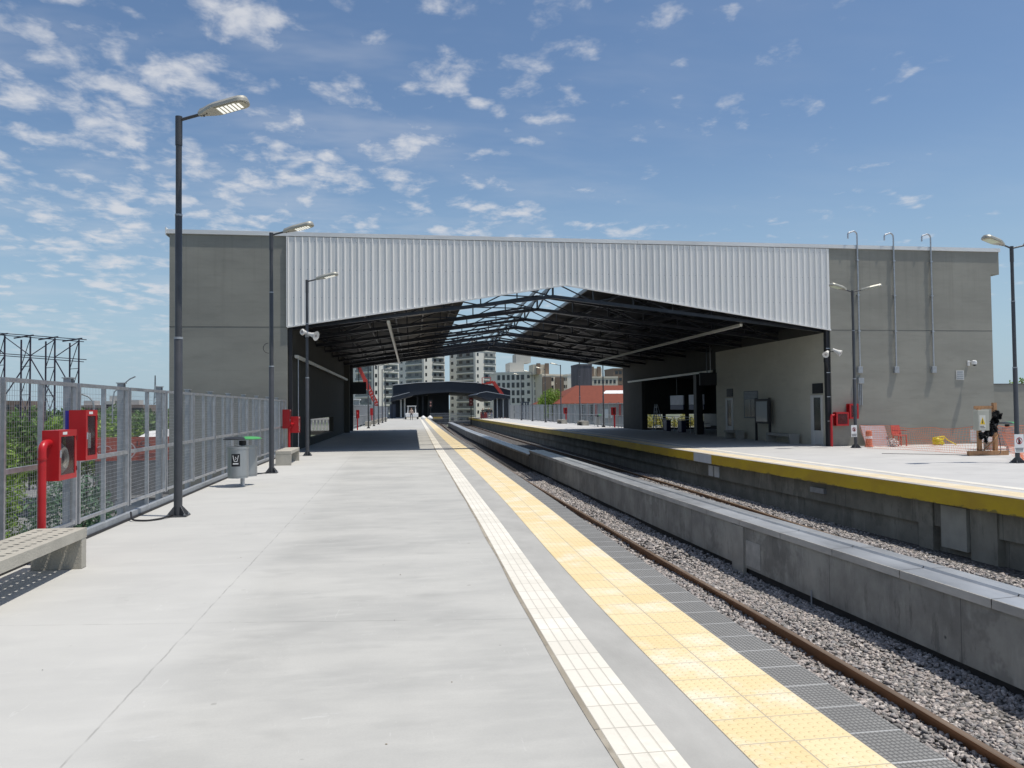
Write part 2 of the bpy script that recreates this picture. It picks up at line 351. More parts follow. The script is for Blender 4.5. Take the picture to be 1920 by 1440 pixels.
# ------------------------------------------------------------------ platforms
ys=yrange(-4,150)
loft('platform',ys,lambda y:[(EDG(y)-.32,-6.5),(EDG(y)-.32,-.16),(EDG(y)-.01,-.16),(EDG(y)-.01,0),(LFT(y),0),(LFT(y),-6.5)],M_PLAT,kind='structure')
def rgt(y): return 40.0 if y<31.6 else (19.6 if y>61 else 27.0)
yr=[-4,0]+[y for y in yrange(.5,148) ]
yr=sorted(set(yr+[31.59,31.61,60.99,61.01]))
o=loft('platform',yr,lambda y:[(REG(y)+.45,-6.5),(REG(y)+.45,-.16),(REG(y)+.01,-.16),(REG(y)+.01,-.12),(rgt(y),-.12),(rgt(y),-6.5)],M_PLATR,kind='structure')
# tactile strips, each with metre UVs so tiles follow the curve
def tile_mat(name,col,alt,pw,kind):
    g=NG(name,.6); uv=g.sep(g.tc.outputs['UV']); u,v=uv[0],uv[1]
    T=.30
    iu=g.M('FLOOR',g.M('DIVIDE',u,T)); iv=g.M('FLOOR',g.M('DIVIDE',v,T*pw))
    cmb=g.N.new('ShaderNodeCombineXYZ'); g.L.new(iu,cmb.inputs[0]); g.L.new(iv,cmb.inputs[1])
    wn=g.N.new('ShaderNodeTexWhiteNoise'); g.L.new(cmb.outputs[0],wn.inputs[0])
    c=g.mix(wn.outputs[0],col,alt)
    c=g.mix(g.M('MULTIPLY',g.rng(g.noise(1.5,6,.7),.47,.66),.62),c,(.80,.77,.67,1) if kind=='domes' else tuple(min(1,x*1.12) for x in col[:3])+(1,))
    c=g.mix(g.M('MULTIPLY',g.rng(g.noise(3.2,7,.78,dist=.8),.58,.68),.30),c,tuple(x*.62 for x in col[:3])+(1,))
    c=g.mix(g.M('MULTIPLY',g.rng(g.noise(14,2,.5),.74,.77),.6),c,(.20,.18,.14,1))
    c=g.mix(g.M('MULTIPLY',g.rng(g.noise(25,4,.6),.5,.75),.22),c,tuple(x*.7 for x in col[:3])+(1,))
    fu=g.M('FRACT',g.M('DIVIDE',u,T)); fv=g.M('FRACT',g.M('DIVIDE',v,T*pw))
    eu=g.M('MULTIPLY',g.M('SUBTRACT',.5,g.M('ABSOLUTE',g.M('SUBTRACT',fu,.5))),T); ev=g.M('MULTIPLY',g.M('SUBTRACT',.5,g.M('ABSOLUTE',g.M('SUBTRACT',fv,.5))),T*pw)
    edge=g.M('MINIMUM',eu,ev); gr=g.rng(edge,.0015,.006,1,0)
    if kind=='bars':
        fb=g.M('FRACT',g.M('DIVIDE',u,.075)); bar=g.M('ABSOLUTE',g.M('SUBTRACT',fb,.5)); gb=g.rng(bar,.42,.47,0,1)
        h=g.M('SUBTRACT',1,g.M('MAXIMUM',gb,gr)); c=g.mix(g.M('MULTIPLY',gb,.45),c,(.44,.41,.34,1))
    else:
        p=.05 if kind=='domes' else .025
        if kind=='domes':
            a=g.M('FRACT',g.M('DIVIDE',u,p)); b=g.M('FRACT',g.M('DIVIDE',v,p))
            d=g.M('SQRT',g.M('ADD',g.M('POWER',g.M('SUBTRACT',a,.5),2),g.M('POWER',g.M('SUBTRACT',b,.5),2)))
            h=g.M('SUBTRACT',g.rng(d,.18,.34,1,0),gr)
            ring=g.rng(g.M('ABSOLUTE',g.M('SUBTRACT',d,.28)),.02,.07,1,0)
            sd=g.rng(g.M('SUBTRACT',.5,a),.0,.3,0,1); c=g.mix(g.M('MULTIPLY',ring,.16),c,(.55,.36,.12,1))
        else:
            a=g.M('ABSOLUTE',g.M('SUBTRACT',g.M('FRACT',g.M('DIVIDE',u,p)),.5)); b=g.M('ABSOLUTE',g.M('SUBTRACT',g.M('FRACT',g.M('DIVIDE',v,p*1.3)),.5))
            h=g.rng(g.M('MAXIMUM',a,b),.30,.42,1,0); c=g.mix(g.M('SUBTRACT',1,h),c,tuple(x*.45 for x in col[:3])+(1,))
            gl=g.rng(ev,.004,.009,1,0); c=g.mix(g.M('MULTIPLY',gl,.85),c,(.46,.46,.45,1)); gr=g.M('MULTIPLY',gr,0.0)
    c=g.mix(g.M('MULTIPLY',gr,.75),c,(.38,.35,.29,1))
    g.col(c); g.bump(h,.6,.006); return g.m
M_TW=tile_mat('cream_bar_tiles',(.77,.73,.645,1),(.70,.665,.58,1),1,'bars')
M_TY=tile_mat('yellow_dome_tiles',(.80,.66,.40,1),(.76,.595,.32,1),1,'domes')
M_TG=tile_mat('grey_grip_plates',(.27,.265,.25,1),(.23,.225,.212,1),1.1,'grip')
M_GAP=stained('rough_mortar',(.40,.36,.29,1),(.27,.235,.18,1),(.48,.45,.39,1))
def strip(name,a,b,z,m,y0=-4,y1=150):
    yy=yrange(y0,y1); return loft(name,yy,lambda y:[(a(y),z),(b(y),z)],m,uv=a,fix=False,kind='structure')
strip('guide_strip',WHL,lambda y:WHL(y)+.29,.004,M_TW)
strip('mortar_joint',lambda y:WHL(y)-.026-.010*math.sin(y*1.7)*math.sin(y*.53),lambda y:WHL(y),.0035,M_GAP)
strip('warning_strip',lambda y:EDG(y)-.87,lambda y:EDG(y)-.27,.004,M_TY)
strip('edge_strip',lambda y:EDG(y)-.27,EDG,.004,M_TG)
M_MID=mat('smooth_screed',(.385,.378,.355),.85,var=.13,scale=2.2,bump=.1,bscale=60,stretch=(1,.5,1))
strip('screed_strip',lambda y:WHL(y)+.29,lambda y:EDG(y)-.87,.002,M_MID)
def strip_r(name,a,b,m): return loft(name,yr[:-1]+[148],lambda y:[(REG(y)+a,-.116),(REG(y)+b,-.116)],m,uv=lambda y:REG(y)+a,fix=False,kind='structure')
strip_r('edge_strip',.0,.20,mat('pale_screed',(.40,.385,.36),.8,var=.1))
strip_r('warning_strip',.20,.80,tile_mat('pale_yellow_dome_tiles',(.74,.62,.42,1),(.70,.58,.38,1),1,'domes'))
strip_r('guide_strip',1.15,1.44,M_TW)
# yellow fascia board of the right platform and its wall
def fascia_mat():
    g=NG('yellow_fascia_paint',.55); xyz=g.sep(g.tc.outputs['Object']); c=g.mix(g.rng(g.noise(1.1,5,.65,stretch=(1,.5,1)),.35,.65),(.66,.45,.014,1),(.55,.34,.022,1))
    ed=g.rng(g.M('ADD',xyz[2],g.M('MULTIPLY',g.noise(5,6,.75,stretch=(1,.5,1)),.30)),.0,.035,1,0); c=g.mix(g.M('MULTIPLY',ed,.7),c,(.10,.085,.05,1))
    sc=g.rng(g.noise(6,6,.8,stretch=(1,.25,1.5)),.62,.66); c=g.mix(g.M('MULTIPLY',sc,.45),c,(.30,.27,.20,1)); g.col(c); g.bump(g.noise(20,4),.25,.004); return g.m
M_YEL=fascia_mat()
fas=thing('platform_fascia',(11.1,20,-.3),'long yellow painted edge board of the right platform, with a white patch','edge board')
loft('board',yr,lambda y:[(REG(y)-.03,-.125),(REG(y)-.03,-.44),(REG(y)+.08,-.44),(REG(y)+.08,-.125)],M_YEL,fas)
yy=[26.6,27.2,27.8,28.35]
loft('patch',yy,lambda y:[(REG(y)-.036,-.128),(REG(y)-.036,-.437)],mat('white_marking',(.62,.63,.63),.6,var=.08),fas,fix=False)
pw=thing('platform_wall',(11.6,20,-1.4),'grey concrete wall under the yellow edge of the right platform, beside the track','retaining wall')
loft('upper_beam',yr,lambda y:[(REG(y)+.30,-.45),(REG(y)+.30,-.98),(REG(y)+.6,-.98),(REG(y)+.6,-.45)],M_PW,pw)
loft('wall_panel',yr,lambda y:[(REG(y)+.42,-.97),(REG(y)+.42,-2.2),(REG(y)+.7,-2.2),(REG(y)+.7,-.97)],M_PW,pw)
for a,b in ((15.4,15.85),(13.6,14.3)):
    loft('buttress',[a,(a+b)/2,b],lambda y:[(REG(y)+.26,-.46),(REG(y)+.26,-2.2),(REG(y)+.5,-2.2),(REG(y)+.5,-.46)],M_PW,pw)
loft('cover_plate',[14.35,14.7,15.08],lambda y:[(REG(y)+.21,-.50),(REG(y)+.21,-1.36),(REG(y)+.4,-1.36),(REG(y)+.4,-.50)],mat('pale_board',(.36,.35,.30),.8,var=.12,scale=3),pw)
loft('junction_box',[19.6,20.3],lambda y:[(REG(y)+.22,-.62),(REG(y)+.22,-.76),(REG(y)+.35,-.76),(REG(y)+.35,-.62)],M_GALVP,pw)
for a in (26.7,27.25):
    loft('white_plate',[a,a+.42],lambda y:[(REG(y)+.27,-.55),(REG(y)+.27,-.93),(REG(y)+.33,-.93),(REG(y)+.33,-.55)],MATS['white_marking'],pw)
text_mesh('painted_letters','FI',.42,mat('faded_red_paint',(.30,.08,.07),.8),(REG(12.5)+.294,12.6,-.72),FACE_L,pw,.001)
M_FLSIDE=mat('flashing_side_beige',(.50,.475,.42),.6,var=.22,scale=2.5,stretch=(1,.5,1))  # side of the metal flashing, its beige reflection put into the colour
# middle wall between the tracks
def low_wall(y0,y1,zt,label):
    t=thing('low_wall',(WAL((y0+y1)/2),(y0+y1)/2,-1.3),label,'low wall','concrete walls between the two tracks')
    yy=yrange(y0,y1); 
    loft('concrete',yy,lambda y:[(WAL(y)+.02,-1.2),(WAL(y)+.02,zt-.07),(WAL(y)+.64,zt-.07),(WAL(y)+.64,-1.2)],M_LOW,t)
    loft('footing',yy,lambda y:[(WAL(y)+.09,-1.6),(WAL(y)+.09,-1.2),(WAL(y)+.6,-1.2),(WAL(y)+.6,-1.6)],mat('footing_concrete',(.05,.048,.045),.9,var=.3),t)  # set-back footing in near-black concrete
    a=y0
    k=0
    while a<y1-.1:
        b=min(a+1.48,y1)
        if k<28:
            lf=[a+.006,(a+b)/2,b-.006]
            o=loft('flashing',lf,lambda y:[(WAL(y),zt),(WAL(y)+.30,zt+.012)],M_FLASH,t,caps=False,fix=False)
            loft('flashing_side',lf,lambda y:[(WAL(y)-.012,zt-.095),(WAL(y)-.012,zt-.001),(WAL(y)+.02,zt-.001)],M_FLSIDE,t,caps=False,fix=False)
            o=loft('tray_cover',[a+.012,b-.004],lambda y:[(WAL(y)+.30,zt+.012),(WAL(y)+.318,zt+.040),(WAL(y)+.34,zt+.010),(WAL(y)+.66,zt),(WAL(y)+.68,zt-.08)],M_FLASH,t,caps=False,fix=False)
        a=b; k+=1
    if k>28:
        loft('flashing',yrange(y0+28*1.48,y1),lambda y:[(WAL(y)-.012,zt-.085),(WAL(y),zt),(WAL(y)+.3,zt+.012),(WAL(y)+.66,zt),(WAL(y)+.68,zt-.08)],M_FLASH,t,caps=False,fix=False)
    return t
low_wall(-3,36.9,-.40,'near stretch of low concrete wall between the tracks, with galvanised capping')
low_wall(37.1,128,-.60,'far lower stretch of concrete wall between the tracks, ending short of the far canopy')
lw=[o for o in bpy.data.objects if o.name=='low_wall'][0]
loft('pilaster',[13.15,13.4,13.62],lambda y:[(WAL(y)-.005,-1.45),(WAL(y)-.005,-.51),(WAL(y)+.05,-.51),(WAL(y)+.05,-1.45)],mat('pilaster_concrete',(.36,.345,.30),.9,var=.15,scale=3,bump=.3),lw)
loft('render_patch',[12.55,12.8,13.08],lambda y:[(WAL(y)+.012,-1.15),(WAL(y)+.012,-.72),(WAL(y)+.03,-.72),(WAL(y)+.03,-1.15)],mat('render_patch_grey',(.42,.41,.37),.9,var=.22,scale=5),lw)
t=thing('drain_pipe',(6.1,10.9,-1.6),'thin pale pipe stub standing in the dark gap at the foot of the low wall','pipe')
MB().cyl(6.09,10.9,-1.45,-1.1,.012,8).build('pipe',M_GALVP,t)
# rails
def rail(fx,y0,y1,z,label):
    t=thing('rail',(fx(20),20,z),label,'rail','steel rails of the two tracks')
    yy=yrange(y0,y1)
    loft('rail_web',yy,lambda y:[(fx(y)-.065,z-.15),(fx(y)-.065,z-.135),(fx(y)-.01,z-.12),(fx(y)-.01,z-.045),(fx(y)-.036,z-.035),(fx(y)-.036,z-.006),(fx(y)+.036,z-.006),(fx(y)+.036,z-.035),(fx(y)+.01,z-.045),(fx(y)+.01,z-.12),(fx(y)+.065,z-.135),(fx(y)+.065,z-.15)],M_RAIL,t)
    loft('rail_head',yy,lambda y:[(fx(y)-.034,z-.007),(fx(y)-.024,z),(fx(y)+.024,z),(fx(y)+.034,z-.007)],M_RAILT,t)
    return t
rail(RL1,-3,160,-1.2,'rusty rail running nearest along the left side of the low wall')
rail(lambda y:RL1(y)-1.5,-3,160,-1.2,'rusty rail tucked close under the edge of the left platform')
rail(RL3,-3,164,-1.2,'rusty rail beyond the low wall, nearer the yellow platform edge')
rail(lambda y:RL3(y)-1.5,-3,164,-1.2,'rusty rail hidden close behind the low wall')
# ballast
g=NG('ballast_bed',.95); v=g.N.new('ShaderNodeTexVoronoi'); v.inputs['Scale'].default_value=17; g.L.new(g.tc.outputs['Object'],v.inputs[0])
hs=g.N.new('ShaderNodeSeparateColor'); g.L.new(v.outputs['Color'],hs.inputs[0])
c=g.mix(hs.outputs[0],(.10,.095,.09,1),(.30,.27,.255,1)); c=g.mix(g.rng(v.outputs['Distance'],.25,.6),c,(.05,.048,.045,1)); g.col(c)
g.bump(g.M('SUBTRACT',1,v.outputs['Distance']),1,.04)
def bedz(x,y,l,r): return -1.34
bed=loft('ballast_bed',yrange(-4,150),lambda y:[(EDG(y)-.4,-1.36),(WAL(y)+.1,-1.34)],g.m,kind='structure',fix=False)
bed2=loft('ballast_bed',yrange(-4,148),lambda y:[(WAL(y)+.5,-1.36),(RL3(y)-1.0,-1.31),(RL3(y)+.5,-1.33),(REG(y)+.5,-1.52)],g.m,kind='structure',fix=False)
MB().box(2,26,148,190,-1.45,-1.36).build('ballast_bed',g.m,kind='structure')
def stones(name,fn,n,size,y0,y1,m):
    import bmesh
    ts=[]
    for q in range(26):
        bm=bmesh.new(); k=int(RNG.integers(8,12)); p=RNG.normal(size=(k,3)); p/=np.linalg.norm(p,axis=1)[:,None]; p*=RNG.uniform(.8,1.15,(k,1))
        vs=[bm.verts.new(x) for x in p]; r=bmesh.ops.convex_hull(bm,input=vs)
        bmesh.ops.delete(bm,geom=[g_ for g_ in r['geom_interior'] if isinstance(g_,bmesh.types.BMVert)],context='VERTS')
        bmesh.ops.triangulate(bm,faces=bm.faces); bm.verts.index_update(); bm.verts.ensure_lookup_table()
        ts.append((np.array([v.co[:] for v in bm.verts]),np.array([[v.index for v in f.verts] for f in bm.faces]))); bm.free()
    yv=y0+(y1-y0)*RNG.random(n); l,r,zf=fn
    L_=np.array([l(y) for y in yv]); R_=np.array([r(y) for y in yv]); xv=L_+(R_-L_)*RNG.random(n)
    zv=np.array([zf(x,y) for x,y in zip(xv,yv)])
    s=size*RNG.uniform(.55,1.25,n)
    k=RNG.integers(0,26,n); S3=np.stack([s*RNG.uniform(.8,1.35,n),s*RNG.uniform(.65,1.0,n),s*RNG.uniform(.5,.85,n)],1)
    a=RNG.uniform(0,2*np.pi,n); b=RNG.uniform(-.7,.7,n); zo=s*RNG.uniform(-.1,.55,n)
    Ps=[];Fs=[];base=0
    for q in range(26):
        I=np.where(k==q)[0]; T,TF=ts[q]; V=T[None]*S3[I][:,None,:]
        ca,sa,cb,sb=[w[:,None] for w in (np.cos(a[I]),np.sin(a[I]),np.cos(b[I]),np.sin(b[I]))]
        x,y_,z=V[...,0],V[...,1],V[...,2]; y2=y_*cb-z*sb; z2=y_*sb+z*cb; x3=x*ca-y2*sa; y3=x*sa+y2*ca
        Ps.append(np.stack([x3+xv[I][:,None],y3+yv[I][:,None],z2+(zv[I]+zo[I])[:,None]],-1).reshape(-1,3))
        Fs.append((TF[None]+(base+len(T)*np.arange(len(I)))[:,None,None]).reshape(-1,3)); base+=len(T)*len(I)
    P=np.concatenate(Ps); FF=np.concatenate(Fs)
    me=bpy.data.meshes.new(name); me.vertices.add(len(P)); me.vertices.foreach_set('co',P.astype(np.float32).ravel())
    me.loops.add(FF.size); me.loops.foreach_set('vertex_index',FF.astype(np.int32).ravel())
    me.polygons.add(len(FF)); me.polygons.foreach_set('loop_start',np.arange(0,FF.size,3,dtype=np.int32))
    me.update(calc_edges=True); me.validate()
    me.materials.append(m); o=bpy.data.objects.new(name,me); COL.objects.link(o); return o
M_STONE=mat('ballast_stone',(.20,.185,.175),.9,var=.0,scale=30,bump=.5,bscale=60,island=.62)
# mix of grey and pinkish stones
def stone_mat():
    g=NG('ballast_stones',.9); geo=g.N.new('ShaderNodeNewGeometry'); r=g.N.new('ShaderNodeValToRGB'); g.L.new(geo.outputs['Random Per Island'],r.inputs[0])
    e=r.color_ramp.elements; e[0].color=(.18,.17,.16,1); e[1].color=(.62,.57,.53,1)
    for p,c in ((.2,(.27,.26,.25,1)),(.45,(.38,.33,.305,1)),(.6,(.29,.29,.295,1)),(.8,(.46,.405,.375,1))):
        x=e.new(p); x.color=c
    c=g.mix(g.M('MULTIPLY',g.rng(g.noise(40,3),.4,.7),.3),r.outputs[0],(.12,.11,.10,1)); g.col(c); g.bump(g.noise(90,3),.4,.004); return g.m
M_ST=stone_mat()
o=stones('track_ballast',(lambda y:max(3.5,EDG(y)+.3),lambda y:WAL(y)+.1,lambda x,y:-1.335+.02*math.sin(x*3+y)),32000,.034,2.6,14,M_ST); tag(o,'grey and pinkish crushed stone around the rail left of the low wall','ballast',kind='stuff')
o=stones('track_ballast',(lambda y:EDG(y)+1.0,lambda y:WAL(y)+.1,lambda x,y:-1.335+.02*math.sin(x*3+y)),17000,.042,14,36,M_ST); tag(o,'grey crushed stone of the left track further off, towards the hall','ballast',kind='stuff')
o=stones('track_ballast',(lambda y:8.4,lambda y:REG(y)+.45,lambda x,y:-1.30-.20*max(0,(x-RL3(y)-.4)/1.3)),20000,.037,8,34,M_ST); tag(o,'crushed stone between the low wall and the yellow platform edge','ballast',kind='stuff')
# ------------------------------------------------------------------ station hall
ZT=8.06; X0,X1,X2,X3=-7.75,-3.57,18.12,26.0; PKX,PKZ=6.95,6.37
def plaster(name,base,dark):
    g=NG(name,.92); xyz=g.sep(g.tc.outputs['Object']); n1=g.noise(.5,5,.6,stretch=(.5,1,1.6)); n2=g.noise(2.4,5,.65,stretch=(.35,.35,1.8)); n3=g.noise(60,3)
    c=g.mix(g.rng(n1,.32,.68),dark,base); c=g.mix(g.M('MULTIPLY',g.rng(n2,.5,.72),.35),c,tuple(x*.82 for x in dark)); c=g.mix(g.M('MULTIPLY',g.rng(g.noise(1.3,5,.7),.56,.72),.25),c,tuple(min(1,x*1.12) for x in base))
    lift=g.M('ABSOLUTE',g.M('SUBTRACT',g.M('FRACT',g.M('DIVIDE',g.M('ADD',xyz[2],g.M('MULTIPLY',g.noise(.8,2),.12)),1.25)),.5)); c=g.mix(g.M('MULTIPLY',g.rng(lift,0,.012,1,0),.16),c,tuple(x*.7 for x in dark))
    top=g.rng(xyz[2],3.5,8.1,.15,1); stk=g.rng(g.noise(1.7,4,.7,stretch=(2.2,2.2,.06)),.5,.68); c=g.mix(g.M('MULTIPLY',g.M('MULTIPLY',stk,top),.28),c,tuple(x*.68 for x in dark))
    dirt=g.M('MULTIPLY',g.rng(xyz[2],-.1,.7,1,0),g.rng(g.noise(2.5,4,.7),.35,.65)); c=g.mix(g.M('MULTIPLY',dirt,.35),c,tuple(x*.62 for x in dark))
    g.col(c); g.bump(g.M('ADD',n3,g.M('MULTIPLY',n2,1.5)),.35,.006); return g.m
M_PLAS=plaster('grey_plaster',(.295,.288,.25,1),(.24,.235,.206,1))
M_PLIN=plaster('beige_plaster',(.56,.53,.43,1),(.50,.47,.38,1))
M_GRV=mat('groove_dark',(.12,.12,.11),.9)
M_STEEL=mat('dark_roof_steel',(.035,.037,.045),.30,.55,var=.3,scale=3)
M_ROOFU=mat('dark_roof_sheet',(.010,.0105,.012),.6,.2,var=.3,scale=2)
def clad_mat():
    g=NG('white_cladding',.42); xyz=g.sep(g.tc.outputs['Object']); w=g.N.new('ShaderNodeTexWhiteNoise'); w.noise_dimensions='1D'
    g.L.new(g.M('FLOOR',g.M('DIVIDE',g.M('ADD',xyz[0],3.6),1.028)),w.inputs['W']); c=g.mix(w.outputs[0],(.80,.79,.765,1),(.75,.745,.725,1))
    c=g.mix(g.M('MULTIPLY',g.rng(g.noise(1.4,5,.7,stretch=(1.6,1,.12)),.5,.7),.25),c,(.52,.51,.48,1))
    fx=g.M('ABSOLUTE',g.M('SUBTRACT',g.M('FRACT',g.M('ADD',g.M('DIVIDE',g.M('ADD',xyz[0],3.6),.257),0)),.46)); fz=g.M('ABSOLUTE',g.M('SUBTRACT',g.M('FRACT',g.M('DIVIDE',xyz[2],1.05)),.5))
    d=g.M('SQRT',g.M('ADD',g.M('POWER',g.M('MULTIPLY',fx,.257),2),g.M('POWER',g.M('MULTIPLY',fz,1.05),2))); c=g.mix(g.M('MULTIPLY',g.rng(d,.010,.020,1,0),.7),c,(.25,.25,.25,1))
    lap=g.M('ABSOLUTE',g.M('SUBTRACT',g.M('FRACT',g.M('DIVIDE',g.M('ADD',xyz[0],3.6),1.028)),.5)); c=g.mix(g.M('MULTIPLY',g.rng(lap,.0,.006,1,0),.5),c,(.36,.36,.36,1))
    g.col(c); g.bump(g.noise(2.2,3),.12,.03); return g.m
M_CLAD=clad_mat()
M_CAP=mat('cap_flashing',(.72,.72,.71),.4,.1,var=.12,scale=1.1,stretch=(.3,1,1))
hall=thing('station_hall',(7.3,FY,0),'large station hall with white ribbed gable band and two tall grey end walls','station building')
# left block (a tower of plaster; front at FY)
MB().box(X0,X1-.03,FY,FY+.35,0,ZT).box(X0,X0+.3,FY+.35,HB,-6.4,ZT).box(X0,X1-.03,FY,FY+.35,-6.4,-.003).build('front_wall',M_PLAS,hall)
MB().box(X0-.004,X1-.028,FY-.004,FY+.02,EV-.012,EV+.012).build('groove',M_GRV,hall)
# right block
MB().box(X2,25.6,FY,FY+.35,-.12,7.09).box(X2,X3,FY,FY+.35,7.091,ZT).box(25.3,25.6,FY+.35,HB,-.12,7.09).box(25.6,X3,FY+.35,HB,7.091,ZT).build('front_wall',M_PLAS,hall)
MB().box(X2+.002,25.604,FY-.004,FY+.02,EV-.012,EV+.012).build('groove',M_GRV,hall)
# cladding: ribbed sheet following the gable soffit
def soff(x,e=EV,px=PKX,pz=PKZ,a=X1,b=X2):
    return e+(pz-e)*(x-a)/(px-a) if x<px else e+(pz-e)*(b-x)/(b-px)
mb=MB(); xs=[]; p=.257; x=X1-.03
prof=[(0,0),(.016,-.036),(.038,-.038),(.070,0),(.155,0),(.161,-.008),(.169,-.008),(.175,0)]
k=0
while x<X2:
    for dx,dy in prof:
        if x+dx<X2: xs.append((x+dx,dy))
    x+=p
xs.append((X2,0))
for i in range(len(xs)-1):
    (a,da),(b,db)=xs[i],xs[i+1]; ya=FY-.03+da; yb=FY-.03+db
    mb.quad((a,ya,soff(a)),(b,yb,soff(b)),(b,yb,ZT-.02),(a,ya,ZT-.02))
o=mb.build('cladding',M_CLAD,hall,fix=False)
mb=MB(); mb.hexa([(X1-.03,FY-.085,EV-.03),(PKX,FY-.085,PKZ-.03),(PKX,FY-.02,PKZ-.03),(X1-.03,FY-.02,EV-.03),(X1-.03,FY-.085,EV+.03),(PKX,FY-.085,PKZ+.03),(PKX,FY-.02,PKZ+.03),(X1-.03,FY-.02,EV+.03)])
mb.hexa([(PKX,FY-.085,PKZ-.03),(X2,FY-.085,EV-.03),(X2,FY-.02,EV-.03),(PKX,FY-.02,PKZ-.03),(PKX,FY-.085,PKZ+.03),(X2,FY-.085,EV+.03),(X2,FY-.02,EV+.03),(PKX,FY-.02,PKZ+.03)])
mb.box(X1-.06,X1-.03,FY-.09,FY,EV,ZT-.02)
mb.build('edge_trim',M_CLAD,hall)
MB().box(X1,X2,FY+.12,FY+.2,6.9,ZT-.05).build('backing_panel',M_ROOFU,hall)
mb=MB()
for a,b in ((X0-.12,1.5),(1.5,9.9),(9.9,X3+.05)):
    mb.box(a,b-.01,FY-.06,FY+.5,ZT,ZT+.15)
mb.box(X0-.13,X0-.1,FY-.08,FY+.5,ZT-.05,ZT+.22)
mb.build('cap_flashing',M_CAP,hall)
# side walls
def wallseg(mb,fx,y0,y1,z0,z1,t): # thickness t outward in x
    mb.hexa([(fx(y0),y0,z0),(fx(y0)+t,y0,z0),(fx(y1)+t,y1,z0),(fx(y1),y1,z0),(fx(y0),y0,z1),(fx(y0)+t,y0,z1),(fx(y1)+t,y1,z1),(fx(y1),y1,z1)])
mb=MB()
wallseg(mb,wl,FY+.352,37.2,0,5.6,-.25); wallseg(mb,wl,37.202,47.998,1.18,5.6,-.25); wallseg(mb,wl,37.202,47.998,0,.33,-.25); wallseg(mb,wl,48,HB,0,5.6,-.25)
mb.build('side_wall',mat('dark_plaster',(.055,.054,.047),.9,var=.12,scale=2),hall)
mb=MB()
for y in (56,): mb.box(wl(y),wl(y)+.35,y,y+.35,0,EV+.3)
mb.build('column',mat('column_paint',(.13,.125,.105),.9),hall)
MB().box(wl(60.9),wl(60.9)+.25,60.9,61.3,0,EV+.3).build('column',M_STEEL,hall)
mb=MB(); wallseg(mb,wr,FY+.352,42.6,-.12,4.6,.25)
mb.build('side_wall',M_PLIN,hall)
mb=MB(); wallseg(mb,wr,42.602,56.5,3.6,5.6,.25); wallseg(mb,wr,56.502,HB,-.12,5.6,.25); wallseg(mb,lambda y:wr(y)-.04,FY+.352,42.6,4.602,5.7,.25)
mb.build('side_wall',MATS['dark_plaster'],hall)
# entrance bay recess right of the hall
mb=MB(); mb.box(18.6,25.0,42.4,42.6,-.12,3.6); mb.box(18.8,25,56.5,56.7,1.0,3.6); mb.box(18.8,25,56.5,56.7,-.12,.0); mb.box(20.15,20.35,56.5,56.7,.001,.999); mb.box(21.9,22.15,56.5,56.7,.001,.999); mb.box(18.8,18.95,56.5,56.7,.001,.999); mb.box(18.6,25.2,42.6,56.5,3.6,3.75)
mb.box(23.8,24.0,42.6,56.5,1.0,3.6).box(23.8,24.0,42.6,56.5,-.12,.12)
for y in (45.2,48.6,52.1): mb.box(23.75,24.05,y,y+.5,-.12,3.6)
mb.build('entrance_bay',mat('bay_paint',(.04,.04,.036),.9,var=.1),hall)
MB().box(18.35,18.75,45.6,46.05,-.12,3.6).build('column',M_BLACK,hall)
# roof sheets with an open ridge strip
RT_=.80
def rz(x,y):
    a,b,p=wl(y)-.3,wr(y)+.3,rx(y); pk=PKZ+.42
    return (EV+.45)+(pk-EV-.45)*((x-a)/(p-a) if x<p else (b-x)/(b-p))
def rsheet(xa,xb,name):
    mb=MB(); yy=np.arange(FY+.2,HB+.01,1.0)
    for i in range(len(yy)-1):
        y0,y1=yy[i],yy[i+1]
        a0,b0,a1,b1=xa(y0),xb(y0),xa(y1),xb(y1)
        mb.quad((a0,y0,rz(a0,y0)),(b0,y0,rz(b0,y0)),(b1,y1,rz(b1,y1)),(a1,y1,rz(a1,y1)))
        mb.quad((a0,y0,rz(a0,y0)+.05),(a1,y1,rz(a1,y1)+.05),(b1,y1,rz(b1,y1)+.05),(b0,y0,rz(b0,y0)+.05))
    return mb.build(name,M_ROOFU,hall,fix=False)
opl=lambda y:3.25+.033*(y-31)
opr=lambda y:rx(y)+1.75
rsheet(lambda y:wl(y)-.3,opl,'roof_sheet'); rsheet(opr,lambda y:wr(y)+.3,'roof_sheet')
MB().box(X0+.3,X1-.28,FY+.4,36,5.3,5.4).build('flat_roof',M_ROOFU,hall); MB().box(X2+.3,25.3,FY+.4,HB,5.3,5.4).build('flat_roof',M_ROOFU,hall)
# trusses
def truss(y):
    a,b,p=wl(y)+.02,wr(y)-.02,rx(y); pz=5.98
    mb=MB(); bot=lambda x:(EV+(pz-EV)*((x-a)/(p-a) if x<p else (b-x)/(b-p)))
    top=lambda x:rz(x,y)-.22
    mb.bar((a,y,bot(a)),(p,y,pz),.14,.13); mb.bar((p,y,pz),(b,y,bot(b)),.14,.13)
    mb.bar((a,y,top(a)),(p,y,top(p)),.14,.09); mb.bar((p,y,top(p)),(b,y,top(b)),.14,.09)
    for s,e in ((a,p),(p,b)):
        n=7; xs=[s+(e-s)*i/n for i in range(n+1)]
        for i in range(n):
            mb.bar((xs[i],y,bot(xs[i])),(xs[i],y,top(xs[i])),.045)
            if i%2==0: mb.bar((xs[i],y,top(xs[i])),(xs[i+1],y,bot(xs[i+1])),.045)
            else: mb.bar((xs[i],y,bot(xs[i])),(xs[i+1],y,top(xs[i+1])),.045)
    mb.bar((p,y,pz),(p,y,top(p)),.07)
    mb.build('truss',M_STEEL,hall)
